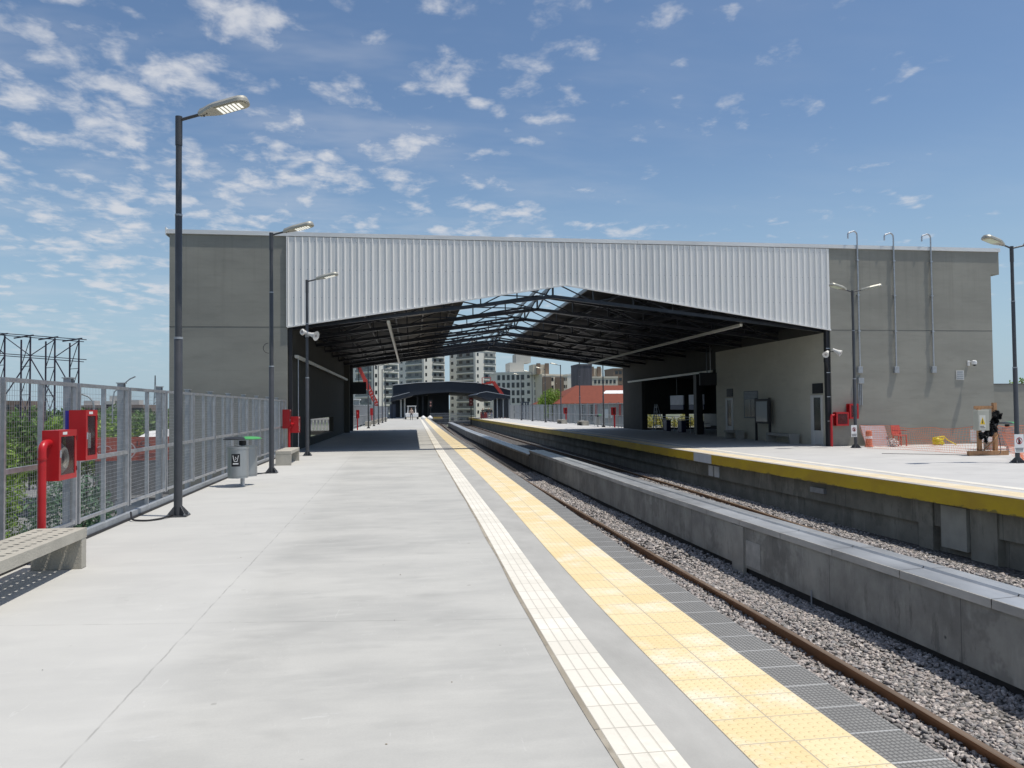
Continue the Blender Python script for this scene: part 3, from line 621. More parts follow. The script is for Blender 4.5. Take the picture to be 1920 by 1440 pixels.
TY=[30.95+4.1*i for i in range(7)]+[HB-1.9]
for y in TY: truss(y)
# purlins (longitudinal) and roof bracing
for fr in np.linspace(.02,.98,9):
    for side in (0,1):
        if (side==0 and fr>.72 and fr<.95) : continue
        if side: f=lambda y,fr=fr:rx(y)+(wr(y)-rx(y))*fr
        else: f=lambda y,fr=fr:wl(y)+(rx(y)-wl(y))*fr
        MB().bar((f(FY+.3),FY+.3,rz(f(FY+.3),FY+.3)-.1),(f(HB),HB,rz(f(HB),HB)-.1),.06,.14).build('purlin',M_STEEL,hall)
for i in range(7):
    y0,y1=TY[i],TY[i+1]
    def brace(a,b,w=.05): MB().bar(a,b,w).build('roof_brace',M_STEEL,hall)
    for (f0,f1) in ((.42,.70),(.70,1.0)):
        xa=wl(y0)+(rx(y0)-wl(y0))*f0; xb=wl(y1)+(rx(y1)-wl(y1))*f1; brace((xa,y0,rz(xa,y0)-.25),(xb,y1,rz(xb,y1)-.25))
    brace((rx(y0),y0,5.98),(rx(y1),y1,rz(rx(y1),y1)-.25),.08); brace((rx(y0),y0,rz(rx(y0),y0)-.25),(rx(y1),y1,5.98),.06)
    for g_ in (.25,.6):
        xa=rx(y0)+(wr(y0)-rx(y0))*g_; xb=rx(y1)+(wr(y1)-rx(y1))*(g_+.3); brace((xa,y0,rz(xa,y0)-.25),(xb,y1,rz(xb,y1)-.25))
# far gable fascia
y=HB; mb=MB()
for a,b in ((wl(y),rx(y)),(rx(y),wr(y))):
    za=EV if a!=rx(y) else 6.05; zb=6.05 if b==rx(y) else EV
    mb.hexa([(a,y,za),(b,y,zb),(b,y+.1,zb),(a,y+.1,za),(a,y,za+.8),(b,y,zb+.8),(b,y+.1,zb+.8),(a,y+.1,za+.8)])
mb.build('fascia',M_ROOFU,hall)
# doors, window, wall fittings on the right inner wall
M_WF=mat('white_frame',(.55,.55,.53),.5); M_DKG=mat('dark_glass',(.02,.022,.025),.12,spec=.6)
def wallbox(mb,y0,y1,z0,z1,out0,out1): mb.box(wr((y0+y1)/2)-out1,wr((y0+y1)/2)-out0,y0,y1,z0,z1); return mb
for (a,b,lab) in ((31.15,32.1,None),(40.3,41.2,None)):
    d=wallbox(wallbox(wallbox(MB(),a,a+.12,-.12,2.0,.01,.07),b-.22,b,-.12,2.0,.01,.07),a+.12,b-.22,1.9,2.0,.01,.07).build('door',M_WF,hall)
    wallbox(MB(),a+.12,b-.22,.5,1.9,.015,.03).build('pane',M_DKG,d); wallbox(MB(),a+.12,b-.22,-.1,.5,.015,.035).build('panel',M_WF,d)
    mb=MB()
    for k in range(4): wallbox(mb,a+.05,b-.15,2.12+.09*k,2.17+.09*k,.0,.05)
    wallbox(mb,a,b-.1,2.07,2.5,.003,.02).build('vent_grille',M_BLACK,d)
w=wallbox(MB(),37.3,38.9,.95,2.32,.0,.03).build('window',mat('window_frame_grey',(.10,.11,.12),.5),hall)
mb=MB(); wallbox(mb,37.4,38.05,1.02,1.9,.031,.036); wallbox(mb,38.12,38.8,1.02,1.9,.031,.036); mb.build('pane',M_DKG,w)
mb=MB(); [wallbox(mb,37.4,38.8,1.95+.07*k,1.99+.07*k,.03,.05) for k in range(5)]; mb.build('louvre',M_GALVP,w)
# vertical steel stanchions at the jambs
MB().box(X2-.16,X2-.02,FY+.05,FY+.25,-.12,EV).build('downpipe',M_BLACK,hall)
MB().box(X1-.0,X1+.13,FY+.05,FY+.25,0,EV).build('downpipe',M_BLACK,hall)
for z in (.9,1.9,2.9,3.9): MB().box(X2-.18,X2-.0,FY+.03,FY+.05,z,z+.03).build('pipe_clamp',M_GALV,hall)
# thin conduit at the left jamb
t=thing('conduit',(-3.3,31.2,0),'thin pale conduit standing just inside the left jamb of the hall','pipe')
MB().tube([(-3.30,31.3,0),(-3.30,31.3,3.55)],.025,8).build('pipe',M_GALV,t)
# linear luminaires
M_LUM=mat('luminaire_body',(.62,.60,.52),.45,var=.05)
def luminaire(a,b,lab,rods=True):
    t=thing('strip_light',a,lab,'strip light','long strip lights in the hall')
    a=Vector(a); b=Vector(b); MB().bar(a,b,.12,.09).build('body',M_LUM,t); MB().bar(a-Vector((0,0,.055)),b-Vector((0,0,.055)),.09,.03).build('diffuser',mat('diffuser',(.72,.70,.62),.3),t)
    if rods:
        for k in range(5):
            q=a.lerp(b,(k+.5)/5); MB().bar(q,q+Vector((0,0,.22)),.012).build('hanger',M_STEEL,t)
luminaire((-3.33,30.9,3.62),(-2.62,55.2,3.62),'pale strip light along the left wall of the hall',False)
luminaire((.10,31.0,4.95),(.95,58.5,4.95),'pale strip light hanging under the left slope of the hall roof')
luminaire((14.6,31.3,4.95),(15.35,59.5,4.95),'long pale strip light hanging under the right slope of the hall roof')
luminaire((18.12,42.7,3.55),(18.42,59.4,3.5),'strip light over the entrance bay on the right of the hall')
MB().bar((18.12,42.9,3.6),(18.12,42.9,5.0),.03).build('hanger',M_GALV,[o for o in bpy.data.objects if o.name.startswith('strip_light')][-1])
# low boundary wall right of the hall, tree above it is built later
t=thing('boundary_wall',(32,31,-.12),'low grey rendered wall running right from the corner of the hall','wall')
MB().box(25.62,41,31.1,31.35,-.12,2.38).build('wall',M_PLAS,t); MB().box(25.6,41,31.06,31.39,2.382,2.43).build('coping',M_CONC,t)
# vent pipes on the right wall
def vent(x,ztop,label):
    t=thing('vent_pipe',(x,FY-.1,3),label,'vent pipe','swan neck vent pipes on the right wall'); y=FY-.08
    pts=[(x,y,3.15),(x,y,ztop-.18)]
    for k in range(1,7):
        a=math.pi/2*k/6; pts.append((x-.16*(1-math.cos(a)),y,ztop-.18+.16*math.sin(a)))
    pts+= [(x-.33,y-.02,ztop-.08)]
    for k in range(1,6):
        a=math.pi/2*k/5; pts.append((x-.33-.10*math.sin(a),y-.03,ztop-.08-.1*(1-math.cos(a))))
    pts.append((x-.43,y-.03,ztop-.34))
    MB().tube(pts,.032,10).build('pipe',M_GALV,t,smooth=True)
    MB().box(x-.10,x+.10,FY-.13,FY-.01,2.88,3.15).build('junction_box',M_GALVP,t,bevel=.01)
    for z in (4.6,6.1,7.55): MB().box(x-.05,x+.05,FY-.12,FY,z,z+.05).build('bracket',M_GALV,t)
vent(19.37,8.80,'left swan neck vent pipe, just right of the white gable band')
vent(21.02,8.76,'middle one of the three swan neck vent pipes on the grey wall')
vent(22.74,8.76,'right swan neck vent pipe, nearest the wall camera')
t=thing('junction_box',(19.4,FY-.1,2.5),'small grey junction box with conduits below it, low on the right wall','junction box')
MB().box(19.28,19.52,FY-.12,FY-.002,2.45,2.68).build('box',M_GALVP,t,bevel=.008)
mb=MB(); [mb.box(19.30+.07*k,19.33+.07*k,FY-.05,FY-.003,1.55,2.448) for k in range(3)]; mb.build('conduits',M_GALVP,t)
t=thing('wall_vent',(24.0,FY,2.8),'small pale louvred vent on the right wall beside the camera','vent')
MB().box(23.82,24.18,FY-.03,FY-.002,2.58,2.98).build('frame',M_WF,t); mb=MB(); [mb.box(23.86,24.14,FY-.045,FY-.031,2.62+.09*k,2.66+.09*k) for k in range(3)]; mb.box(23.86,24.14,FY-.038,FY-.031,2.88,2.95); mb.build('slat',M_GALVP,t)
t=thing('wall_camera',(24.47,FY,3.3),'white dome camera on a short arm, high on the right wall','camera')
MB().box(24.36,24.44,FY-.06,FY-.002,3.18,3.40).tube([(24.4,FY-.06,3.33),(24.45,FY-.25,3.36)],.025,8).build('bracket',M_WHITE,t)
MB().lathe(24.47,FY-.28,[(.03,3.40),(.10,3.37),(.11,3.28),(.09,3.22)],16).build('housing',M_WHITE,t,smooth=True)
MB().lathe(24.47,FY-.30,[(.075,3.218),(.06,3.18),(.02,3.15)],14).build('lens',M_DKG,t,smooth=True)
# loudspeakers
def horn(t,p,d,r=.13,L=.26):
    p=Vector(p); d=Vector(d).normalized()
    prof=[(0,.035),(.25,.05),(.6,.08),(1,.0)]
    MB().tube([p-d*.10,p,p+d*L*.35,p+d*L*.75,p+d*L,p+d*(L-.03)],[.055,.065,.08,.115,r,r-.03],18).build('horn',mat('speaker_shell',(.66,.65,.62),.5),t,smooth=True)
    MB().tube([p+d*L*.5,p+d*(L-.01)],[.03,.05],10).build('cone',mat('speaker_cone',(.36,.31,.30),.6),t,smooth=True)
t=thing('loudspeaker',(18.15,FY-.2,3.6),'pair of white horn loudspeakers on an arm at the right jamb of the hall','loudspeaker')
MB().bar((17.98,FY-.02,2.95),(17.75,FY-.25,3.3),.05).bar((17.75,FY-.25,3.3),(17.75,FY-.25,3.7),.03).bar((17.72,FY-.25,3.72),(18.22,FY-.25,3.78),.03).build('bracket',M_BLACK,t)
horn(t,(18.15,FY-.28,3.80),(.55,-.55,-.45)); horn(t,(17.80,FY-.28,3.72),(-.55,-.55,-.35))
MB().box(17.68,17.80,FY-.34,FY-.2,3.32,3.48).build('driver',M_BLACK,t)
# ------------------------------------------------------------------ things in the hall
t=thing('display_screen',(18.0,42.4,3),'black hanging screen high by the entrance bay on the right','screen')
MB().box(17.05,18.02,41.8,41.95,2.72,3.42).build('panel',M_BLACK,t,bevel=.01); MB().bar((17.5,41.9,3.42),(17.5,41.9,5.0),.04).build('hanger',M_STEEL,t)
t=thing('display_screen',(-2.1,60,3),'dark hanging display box at the left far end of the hall','screen')
MB().box(-2.55,-1.45,60.3,60.6,2.72,3.62).build('panel',mat('screen_navy',(.012,.016,.028),.4),t,bevel=.01); MB().bar((-2.0,60.45,3.62),(-2.0,60.45,5.0),.05).build('hanger',M_STEEL,t)
t=thing('notice_board',(17.9,36.2,-.12),'dark framed notice board on two legs against the right inner wall','notice board')
x=17.85
[MB().box(x-.05,x+.05,q,q+.08,-.12,1.95).build('leg',M_BLACK,t) for q in (35.35,36.75)]
MB().box(x-.06,x+.04,35.43,36.75,.72,1.9).build('frame',M_BLACK,t); MB().box(x-.066,x-.061,35.52,36.66,.82,1.78).build('pane',mat('notice_pane',(.20,.24,.25),.07,spec=.8),t)
t=thing('stone_bench',(17.75,33.8,-.12),'plain concrete bench against the right inner wall, between door and notice board','bench','concrete benches')
MB().box(17.5,17.98,32.9,35.1,.20,.32).build('seat',mat('bench_concrete',(.30,.29,.265),.85,var=.14,scale=2.5,bump=.3),t,bevel=.01)
for y in (32.9,34.98): MB().box(17.52,17.96,y+.002,y+.12,-.12,.20).build('leg',MATS['bench_concrete'],t)
t=thing('stone_bench',(17.8,39.6,-.12),'dark low concrete bench by the inner door of the right wall','bench','concrete benches')
MB().box(17.55,18.02,38.4,39.9,.20,.30).build('seat',MATS['bench_concrete'],t); MB().box(17.58,18.0,38.45,38.57,-.12,.20).build('leg',MATS['bench_concrete'],t); MB().box(17.58,18.0,39.7,39.82,-.12,.20).build('leg',MATS['bench_concrete'],t)
M_NAVY=mat('turnstile_navy',(.022,.03,.075),.4)
for i,y in enumerate((47.2,50.2,53.0)):
    t=thing('turnstile',(19.3,y,-.12),['nearest dark turnstile cabinet in the entrance bay','middle dark turnstile cabinet in the entrance bay','farthest dark turnstile cabinet beside the ladder'][i],'turnstile','turnstiles of the entrance bay')
    MB().box(19.0,19.32,y-.35,y+.35,-.12,.62).build('cabinet',M_NAVY,t,bevel=.02); MB().box(18.98,19.34,y-.37,y+.37,.622,.66).build('top',M_GALVP,t)
    MB().bar((19.32,y,.5),(19.85,y,.5),.035).build('arm',M_GALV,t); MB().bar((19.32,y,.45),(19.6,y,.1),.035).build('arm',M_GALV,t)
t=thing('guard_rail',(19.16,50.5,-.12),'thin double handrail linking the turnstile cabinets in the entrance bay','railing')
for z in (.72,.88): MB().bar((19.16,46.8,z),(19.16,55.9,z),.035).build('handrail',M_GALVP,t)
for y in (48.7,51.6,55.8): MB().bar((19.16,y,-.12),(19.16,y,.88),.035).build('post',M_GALVP,t)
for i,(a,b) in enumerate(((46.6,49.0),(50.0,52.4))):
    t=thing('hanging_sign',(19.2,a,2),['nearer pale sign panel hanging over the turnstiles','farther pale sign panel hanging over the turnstiles'][i],'sign','sign panels over the turnstiles')
    MB().box(19.2,19.28,a,b,1.68,2.30).build('panel',mat('sign_face',(.48,.50,.60),.4,var=.15,scale=2),t); MB().box(19.2,19.27,a,b,1.36,1.675).build('blue_panel',mat('sign_blue',(.03,.045,.14),.5),t)
    MB().bar((19.24,(a+b)/2,2.3),(19.24,(a+b)/2,3.6),.03).build('hanger',M_STEEL,t)
t=thing('step_ladder',(19.0,55.1,-.12),'pale aluminium step ladder standing open in the entrance bay','ladder')
for s in (-.28,.28): MB().bar((18.9,54.9+s,-.12),(19.1,55.1+s*.75,1.75),.06,.04).build('front_rail',M_GALVP,t)
for s in (-.28,.28): MB().bar((19.6,54.9+s,-.12),(19.14,55.1+s*.75,1.72),.05,.04).build('rear_rail',M_GALVP,t)
for k in range(5): MB().bar((18.95+.03*k,54.65,.2+.33*k),(18.95+.03*k,55.3,.2+.33*k),.06,.03).build('step',M_GALVP,t)
# plants and parked cars seen through the entrance bay opening
def leaves(name,parts,m,parent=None,seed=1,quad=(1,.55)):
    "parts: list of (centre, radii, count, size)"
    r=np.random.default_rng(seed); Ps=[]
    for c,R,n,s in parts:
        u=r.normal(size=(n,3)); u/=np.linalg.norm(u,axis=1)[:,None]; rad=r.random(n)**.45
        cl=r.integers(0,max(3,n//60),n); off=r.normal(size=(max(3,n//60),3)); off/=np.linalg.norm(off,axis=1)[:,None]
        P=np.where(r.random(n)[:,None]<.55,(off[cl]*.78+u*rad[:,None]*.30),u*rad[:,None])*np.array(R)+np.array(c)
        e1=r.normal(size=(n,3)); e1/=np.linalg.norm(e1,axis=1)[:,None]; e2=np.cross(e1,r.normal(size=(n,3))); e2/=np.linalg.norm(e2,axis=1)[:,None]
        sz=s*r.uniform(.6,1.35,n)[:,None]
        a=e1*sz*quad[0]/2; b=e2*sz*quad[1]/2
        Ps.append(np.stack([P-a,P-b*.9+a*.1,P+a,P+b*.9+a*.1],1))
    P=np.concatenate(Ps); n=len(P); off=np.array(rootof(parent).location) if parent else 0
    V=(P-off).reshape(-1,3); me=bpy.data.meshes.new(name); me.vertices.add(len(V)); me.vertices.foreach_set('co',V.astype(np.float32).ravel())
    me.loops.add(n*4); me.loops.foreach_set('vertex_index',np.arange(n*4,dtype=np.int32)); me.polygons.add(n); me.polygons.foreach_set('loop_start',np.arange(0,n*4,4,dtype=np.int32))
    me.update(calc_edges=True); me.materials.append(m); o=bpy.data.objects.new(name,me); COL.objects.link(o)
    if parent: o.parent=parent
    return o
def leafmat(name,c1,c2,isl=.45):
    g=NG(name,.65); geo=g.N.new('ShaderNodeNewGeometry'); c=g.mix(g.rng(g.noise(.8,3),.35,.65),c1,c2); c=g.mix(1.0,c,g.mix(geo.outputs['Random Per Island'],(1-isl,1-isl,1-isl,1),(1+isl,1+isl,1+isl*.6,1)),'MULTIPLY'); g.col(c)
    g.b.inputs['Transmission Weight'].default_value=0; g.b.inputs['Subsurface Weight'].default_value=0
    tr=g.N.new('ShaderNodeBsdfTranslucent'); g.L.new(c,tr.inputs[0]); mx=g.N.new('ShaderNodeMixShader'); mx.inputs[0].default_value=.3
    g.L.new(g.b.outputs[0],mx.inputs[1]); g.L.new(tr.outputs[0],mx.inputs[2]); g.L.new(mx.outputs[0],g.N['Material Output'].inputs[0]); return g.m
M_LF1=leafmat('foliage_bright',(.15,.26,.035,1),(.24,.34,.07,1)); M_LF2=leafmat('foliage_dark',(.07,.14,.035,1),(.12,.20,.05,1)); M_LF3=leafmat('foliage_teal',(.075,.155,.095,1),(.12,.21,.14,1))
M_BARK=mat('bark',(.12,.09,.065),.95,var=.3,scale=6,bump=.5)
def tree(loc,h,parts,m,label,seed,group=None,name='tree',trunk_r=.16,quad=(1,.55)):
    t=thing(name,loc,label,'tree' if 'shrub' not in name else 'shrub',group)
    x,y,z=loc; r=random.Random(seed); mb=MB()
    top=z+h*.62; mb.tube([(x,y,z),(x+.1,y,z+h*.25),(x-.05,y+.1,top)],[trunk_r,trunk_r*.75,trunk_r*.4],9)
    for c,R,n,s in parts:
        z0=z+h*r.uniform(.25,.45); mb.tube([(x,y,z0),((x+c[0])/2,(y+c[1])/2,(z0+c[2])/2+.2),(c[0],c[1],c[2]+R[2]*.3)],[trunk_r*.45,trunk_r*.3,.02],6)
    if h<9:
        for c,R_,n,s_ in parts:
            for q in range(5):
                a=r.uniform(0,6.28); d=r.uniform(.3,.9); mb.tube([(c[0],c[1],c[2]-R_[2]*.8),(c[0]+R_[0]*d*.5*math.cos(a),c[1]+R_[1]*d*.5*math.sin(a),c[2]),(c[0]+R_[0]*d*math.cos(a),c[1]+R_[1]*d*math.sin(a),c[2]+R_[2]*.8)],[.03,.02,.006],5)
    mb.build('trunk',M_BARK,t,smooth=True); leaves('crown',parts,m,t,seed,quad); return t
# ------------------------------------------------------------------ fences
def mesh_fence(fx,y0,y1,step,label,zb=0,H=1.96,fine=.055,off=-.02,mid=True,side=-1,wire=.0025,first=None,kerb=True):
    t=thing('mesh_fence',(fx((y0+y1)/2),(y0+y1)/2,zb),label,'fence')
    y=y0; k=0
    while y<y1-.3:
        ye=min(y+step,y1); a=lambda yy: fx(yy)
        p=lambda yy,z,o=0: (a(yy)+o,yy,zb+z)
        # panel: frame + mid stile + mid rail
        g0,g1=y+.06,ye-.06; mb=MB()
        mb.bar(p(g0,H-.02),p(g1,H-.02),.04,.045).bar(p(g0,.24),p(g1,.24),.035,.04).bar(p(g0,1.0),p(g1,1.0),.035,.055)
        mb.bar(p(g0,.2),p(g0,H),.04,.04).bar(p(g1,.2),p(g1,H),.04,.04)
        if mid: ym=(g0+g1)/2; mb.bar(p(ym,.0,-.02),p(ym,H-.04,-.02),.035,.055,up=(1,0,0))
        f=mb.build('panel_frame',M_GALV,t)
        mb=MB(); nz=int((H-.26)/fine)
        for i in range(1,nz): z=.24+i*fine; mb.bar(p(g0,z,-.012),p(g1,z,-.012),wire)
        ny=int((g1-g0)/fine)
        for i in range(1,ny): yy=g0+i*fine; mb.bar(p(yy,.24,-.012),p(yy,H-.04,-.012),wire)
        mb.build('wire_mesh',M_GALV,f,fix=False)
        # post (I section) behind the line, reaching higher
        if k>=0:
            xp=fx(y)+side*.10; mb=MB()
            mb.box(xp-.043,xp+.043,y-.055,y-.045,zb-.25,zb+H+.06).box(xp-.043,xp+.043,y+.045,y+.055,zb-.25,zb+H+.06).box(xp-.006,xp+.006,y-.044,y+.044,zb-.25,zb+H+.06)
            q=mb.build('post',M_GALVP,t); MB().box(xp-.058,xp+.058,y-.07,y+.07,zb+H+.062,zb+H+.075).build('cap_plate',M_GALV,q)
        y=ye; k+=1
    if kerb:
        yy=yrange(y0,y1)
        loft('base_channel',yy,lambda y:[(fx(y)+.05,zb+.006),(fx(y)+.05,zb+.10),(fx(y)-.04,zb+.10),(fx(y)-.04,zb+.006)],M_GALVP,t)
        loft('cable_duct',yy,lambda y:[(fx(y)+.085,zb+.004),(fx(y)+.085,zb+.03),(fx(y)+.058,zb+.03),(fx(y)+.058,zb+.004)],M_BLACK,t)
    return t
LF=knots((-4,-3.86),(20,-3.80),(30.4,-3.64),(32,-3.6))
mesh_fence(LF,.72,30.35,2.005,'galvanised wire mesh fence along the left platform, near side of the hall')
FL2=knots((61,-2.85),(80,-2.1),(110,-.8),(140,.35))
mesh_fence(lambda y:FL2(y)+.05,61.8,139,4.1,'galvanised mesh fence along the left platform beyond the hall',fine=.12,wire=.012,mid=True,kerb=False)
FR2=lambda y:18.95
mesh_fence(FR2,61.8,118,2.55,'grey mesh fence along the right platform beyond the hall',zb=-.12,H=2.0,fine=.15,wire=.006,side=1,kerb=False)
# ------------------------------------------------------------------ lamp posts
M_LEDB=mat('lamp_body',(.40,.39,.34),.45,.3,var=.06); M_LED=mat('led_panel',(1,1,.93),.3,emit=.62); M_LENS=mat('led_lens_frame',(.45,.43,.33),.4)
def lamp_head(t,base,d,arm=.34,L=.81,tilt=10,stripes=6,lit=True):
    "arm from base towards unit dir d (x sign), then LED head, tilted up"
    base=Vector(base); d=Vector(d).normalized(); u=(d*math.cos(math.radians(tilt))+Vector((0,0,1))*math.sin(math.radians(tilt))).normalized()
    s=d.cross(Vector((0,0,1))).normalized(); n=s.cross(u).normalized()   # n points up
    if n.z<0: n=-n
    A=base+u*arm; MB().tube([base,A+u*.10],[.024,.024],10).build('arm',M_DKPOLE,t,smooth=True)
    def P(a,b,c): return A+u*a+s*b+n*c
    W=.165
    out=[(.0,.045),(.06,.055),(.18,W*.75),(.26,W*.95)]+[(.30+.4*i/4,W) for i in range(4)]
    k=8; out+=[(L-.13+.13*math.sin(math.pi/2*i/k),W*math.cos(math.pi/2*i/k)) for i in range(k+1)]
    pl=[(a,b) for a,b in out]+[(a,-b) for a,b in out[::-1][1:]]
    mb=MB(); m=len(pl)
    bot=[P(a,b,-.02) for a,b in pl]; mid=[P(a,b,.025) for a,b in pl]; top=[P(.04+a*.93,b*.72,.075) for a,b in pl]
    mb.v=[tuple(v) for v in bot+mid+top]; 
    for lv in (0,1):
        for i in range(m): j=(i+1)%m; mb.f.append((lv*m+i,lv*m+j,(lv+1)*m+j,(lv+1)*m+i))
    mb.f.append(tuple(range(m))[::-1]); mb.f.append(tuple(range(2*m,3*m)))
    h=mb.build('lamp_head',M_LEDB,t)
    in_=[(.30,W*.84),(L-.16,W*.84)]+[(L-.16+.12*math.sin(math.pi/2*i/6),W*.84*math.cos(math.pi/2*i/6)) for i in range(1,7)]
    pl=in_+[(a,-b) for a,b in in_[::-1][1:]]
    mb=MB(); m=len(pl); mb.v=[tuple(P(a,b,-.021)) for a,b in pl]+[tuple(P(a,b,-.032)) for a,b in pl]; mb.f.append(tuple(range(m,2*m)))
    for i in range(m): j=(i+1)%m; mb.f.append((i,j,m+j,m+i))
    mb.build('lens_frame',M_LENS,h)
    mb=MB(); x=.335; w=(L-.10-.335)/stripes
    for i in range(stripes):
        a0=x+i*w; a1=a0+w*.66; bb=W*.74 if i<stripes-1 else W*.55
        mb.poly([P(a0,-bb,-.0335),P(a1,-bb,-.0335),P(a1,bb,-.0335),P(a0,bb,-.0335)])
    mb.build('led_panel',M_LED if lit else mat('led_unlit',(.62,.72,.55),.3),h,fix=False)
    MB().tube([P(.06,-.03,-.021),P(.06,-.03,-.035)],.012,6).tube([P(.13,.02,-.021),P(.13,.02,-.035)],.012,6).build('clamp_bolt',M_DKPOLE,h)
def lamp(x,y,zb,label,dirs=((1,-.28),),H=6.15,group='platform lamp posts',k=1.0,lit=True,tilt=12,extra=None):
    t=thing('lamp_post',(x,y,zb),label,'lamp post',group)
    MB().tube([(x,y,zb+.012),(x,y,zb+2.72),(x,y,zb+2.74)],[.062*k,.062*k,.048*k],18).tube([(x,y,zb+2.74),(x,y,zb+4.62),(x,y,zb+4.64)],[.051*k,.051*k,.044*k],18).tube([(x,y,zb+4.64),(x,y,zb+H-.35)],.045*k,18).tube([(x,y,zb+H-.45),(x,y,zb+H)],.052*k,18).build('pole',M_DKPOLE,t,smooth=True)
    MB().cyl(x,y,zb+2.70,zb+2.735,.066*k,18).cyl(x,y,zb+4.60,zb+4.63,.055*k,18).build('collar',M_GALVP,t,smooth=True)
    mb=MB().box(x-.15,x+.15,y-.15,y+.15,zb+.002,zb+.016)
    for a in range(4):
        c,s=math.cos(a*math.pi/2+math.pi/4),math.sin(a*math.pi/2+math.pi/4)
        p=Vector((x,y,zb)); dd=Vector((c,s,0)); w=Vector((-s,c,0))*.005
        A,B,C=p+dd*.055+Vector((0,0,.016)),p+dd*.19+Vector((0,0,.016)),p+dd*.055+Vector((0,0,.17))
        B2=p+dd*.19+Vector((0,0,.03))
        mb.v+= [tuple(q) for q in (A-w,B-w,B2-w,C-w,A+w,B+w,B2+w,C+w)]; n=len(mb.v)-8
        for f in ((0,1,2,3),(7,6,5,4),(0,4,5,1),(1,5,6,2),(2,6,7,3),(3,7,4,0)): mb.f.append(tuple(n+i for i in f))
    pb=mb.build('base_plate',M_DKPOLE,t)
    mb=MB(); [mb.cyl(x+sx*.12,y+sy*.12,zb+.016,zb+.045,.013,6) for sx in (-1,1) for sy in (-1,1)]; mb.build('anchor_bolts',M_GALVP,pb)
    for d in dirs: lamp_head(t,(x,y,zb+H-.06),(d[0],d[1],0),lit=lit,tilt=tilt)
    return t
l1=lamp(-3.14,12.88,0,'nearest dark lamp post on the left platform, its glowing head against the clouds')
l2=lamp(-2.89,21.12,0,'dark lamp post by the plain bench, second on the left platform')
l3=lamp(-2.72,28.7,0,'dark lamp post with a loudspeaker, in front of the left jamb of the hall')
mb=MB(); mb.tube([(-2.89-.05+.0,21.05,3.05)]+[(-2.95-.13*math.sin(math.pi*i/10),21.05,3.05+.13*(1-math.cos(math.pi*i/10))) for i in range(1,11)],.008,6); mb.build('cable_loop',M_BLACK,l2)
def cable(pts,label,r=.014):
    t=thing('cable',pts[0],label,'cable'); P=[]
    for i in range(len(pts)-1):
        for k in range(8): P.append(Vector(pts[i]).lerp(Vector(pts[i+1]),k/8))
    P.append(Vector(pts[-1]))
    for _ in range(6): P=[P[0]]+[(P[i-1]+P[i]*2+P[i+1])/4 for i in range(1,len(P)-1)]+[P[-1]]
    MB().tube(P,r,8).build('cable_run',M_BLACK,t,smooth=True); return t
cable([(-3.72,12.55,.12),(-3.66,12.4,.02),(-3.45,12.35,.016),(-3.3,12.5,.016),(-3.2,12.8,.03)],'black cable looping from the fence foot to the nearest lamp post')
cable([(-3.70,21.0,.03),(-3.5,20.6,.016),(-3.2,20.7,.016),(-2.95,21.0,.03)],'black cable from the fence to the second lamp post')
t=thing('loudspeaker',(-2.6,28.5,4.2),'pair of pale horn loudspeakers on the third lamp post, below the white gable band','loudspeaker')
MB().cyl(-2.72,28.7,4.14,4.30,.07,12).bar((-2.72,28.62,4.2),(-2.6,28.5,4.2),.04).build('bracket',M_GALVP,t)
horn(t,(-2.58,28.5,4.22),(.75,-.45,-.25),r=.17,L=.24); horn(t,(-2.78,28.62,4.30),(-.5,-.6,.0),r=.09,L=.16)
# right platform double lamps
r1=lamp(18.2,28.98,-.12,'dark lamp post with two arms beside the fire cabinets, in front of the right wall',dirs=((-1,-.25),(1,-.25)),lit=False,tilt=12,H=6.2)
r2=lamp(17.75,20.32,-.12,'dark lamp post with two arms near the right edge of the photo',dirs=((-1,-.25),(1,-.25)),lit=False,tilt=12,H=6.2)
def no_sign(x,y,z0,w,h,label):
    t=thing('warning_sign',(x,y,z0),label,'sign','no entry notices tied to the right lamp posts')
    MB().box(x-w/2,x+w/2,y-.012,y,z0,z0+h).build('board',M_WHITE,t)
    c=z0+h*.64; r=w*.34; yy=y-.014
    def ring(r0,r1,m,nm,yo=0):
        mb=MB(); n=28
        for i in range(n):
            a,b=2*math.pi*i/n,2*math.pi*(i+1)/n
            mb.quad((x+r0*math.cos(a),yy-yo,c+r0*math.sin(a)),(x+r1*math.cos(a),yy-yo,c+r1*math.sin(a)),(x+r1*math.cos(b),yy-yo,c+r1*math.sin(b)),(x+r0*math.cos(b),yy-yo,c+r0*math.sin(b)))
        return mb.build(nm,m,t,fix=False)
    ring(r*.80,r,M_RED,'red_ring')
    mb=MB(); mb.bar((x-r*.6,yy-.001,c+r*.6),(x+r*.6,yy-.001,c-r*.6),r*.16,.002,up=(0,1,0)); mb.build('red_slash',M_RED,t)
    mb=MB(); mb.box(x-.12*w,x+.10*w,yy,yy+.001,c-.16*h,c+.06*h)
    for k in range(4): mb.box(x-.11*w+.055*w*k,x-.075*w+.055*w*k,yy,yy+.001,c+.06*h,c+(.14,.17,.16,.12)[k]*h)
    mb.box(x+.10*w,x+.17*w,yy,yy+.001,c-.06*h,c+.02*h); mb.build('hand_mark',M_BLACK,t)
    mb=MB(); 
    for k,(a,b) in enumerate(((.09,.9),(.09,.8),(.2,.75))): mb.box(x-w*b/2,x+w*b/2,yy,yy+.001,z0+h*(.22-.075*k),z0+h*(.255-.075*k))
    mb.build('text_lines',M_BLACK,t)
no_sign(18.07,28.88,.32,.24,.46,'small white notice with a red ring on the post by the fire cabinets')
no_sign(17.72,20.22,.18,.29,.52,'larger white notice with a red ring on the post at the right edge')
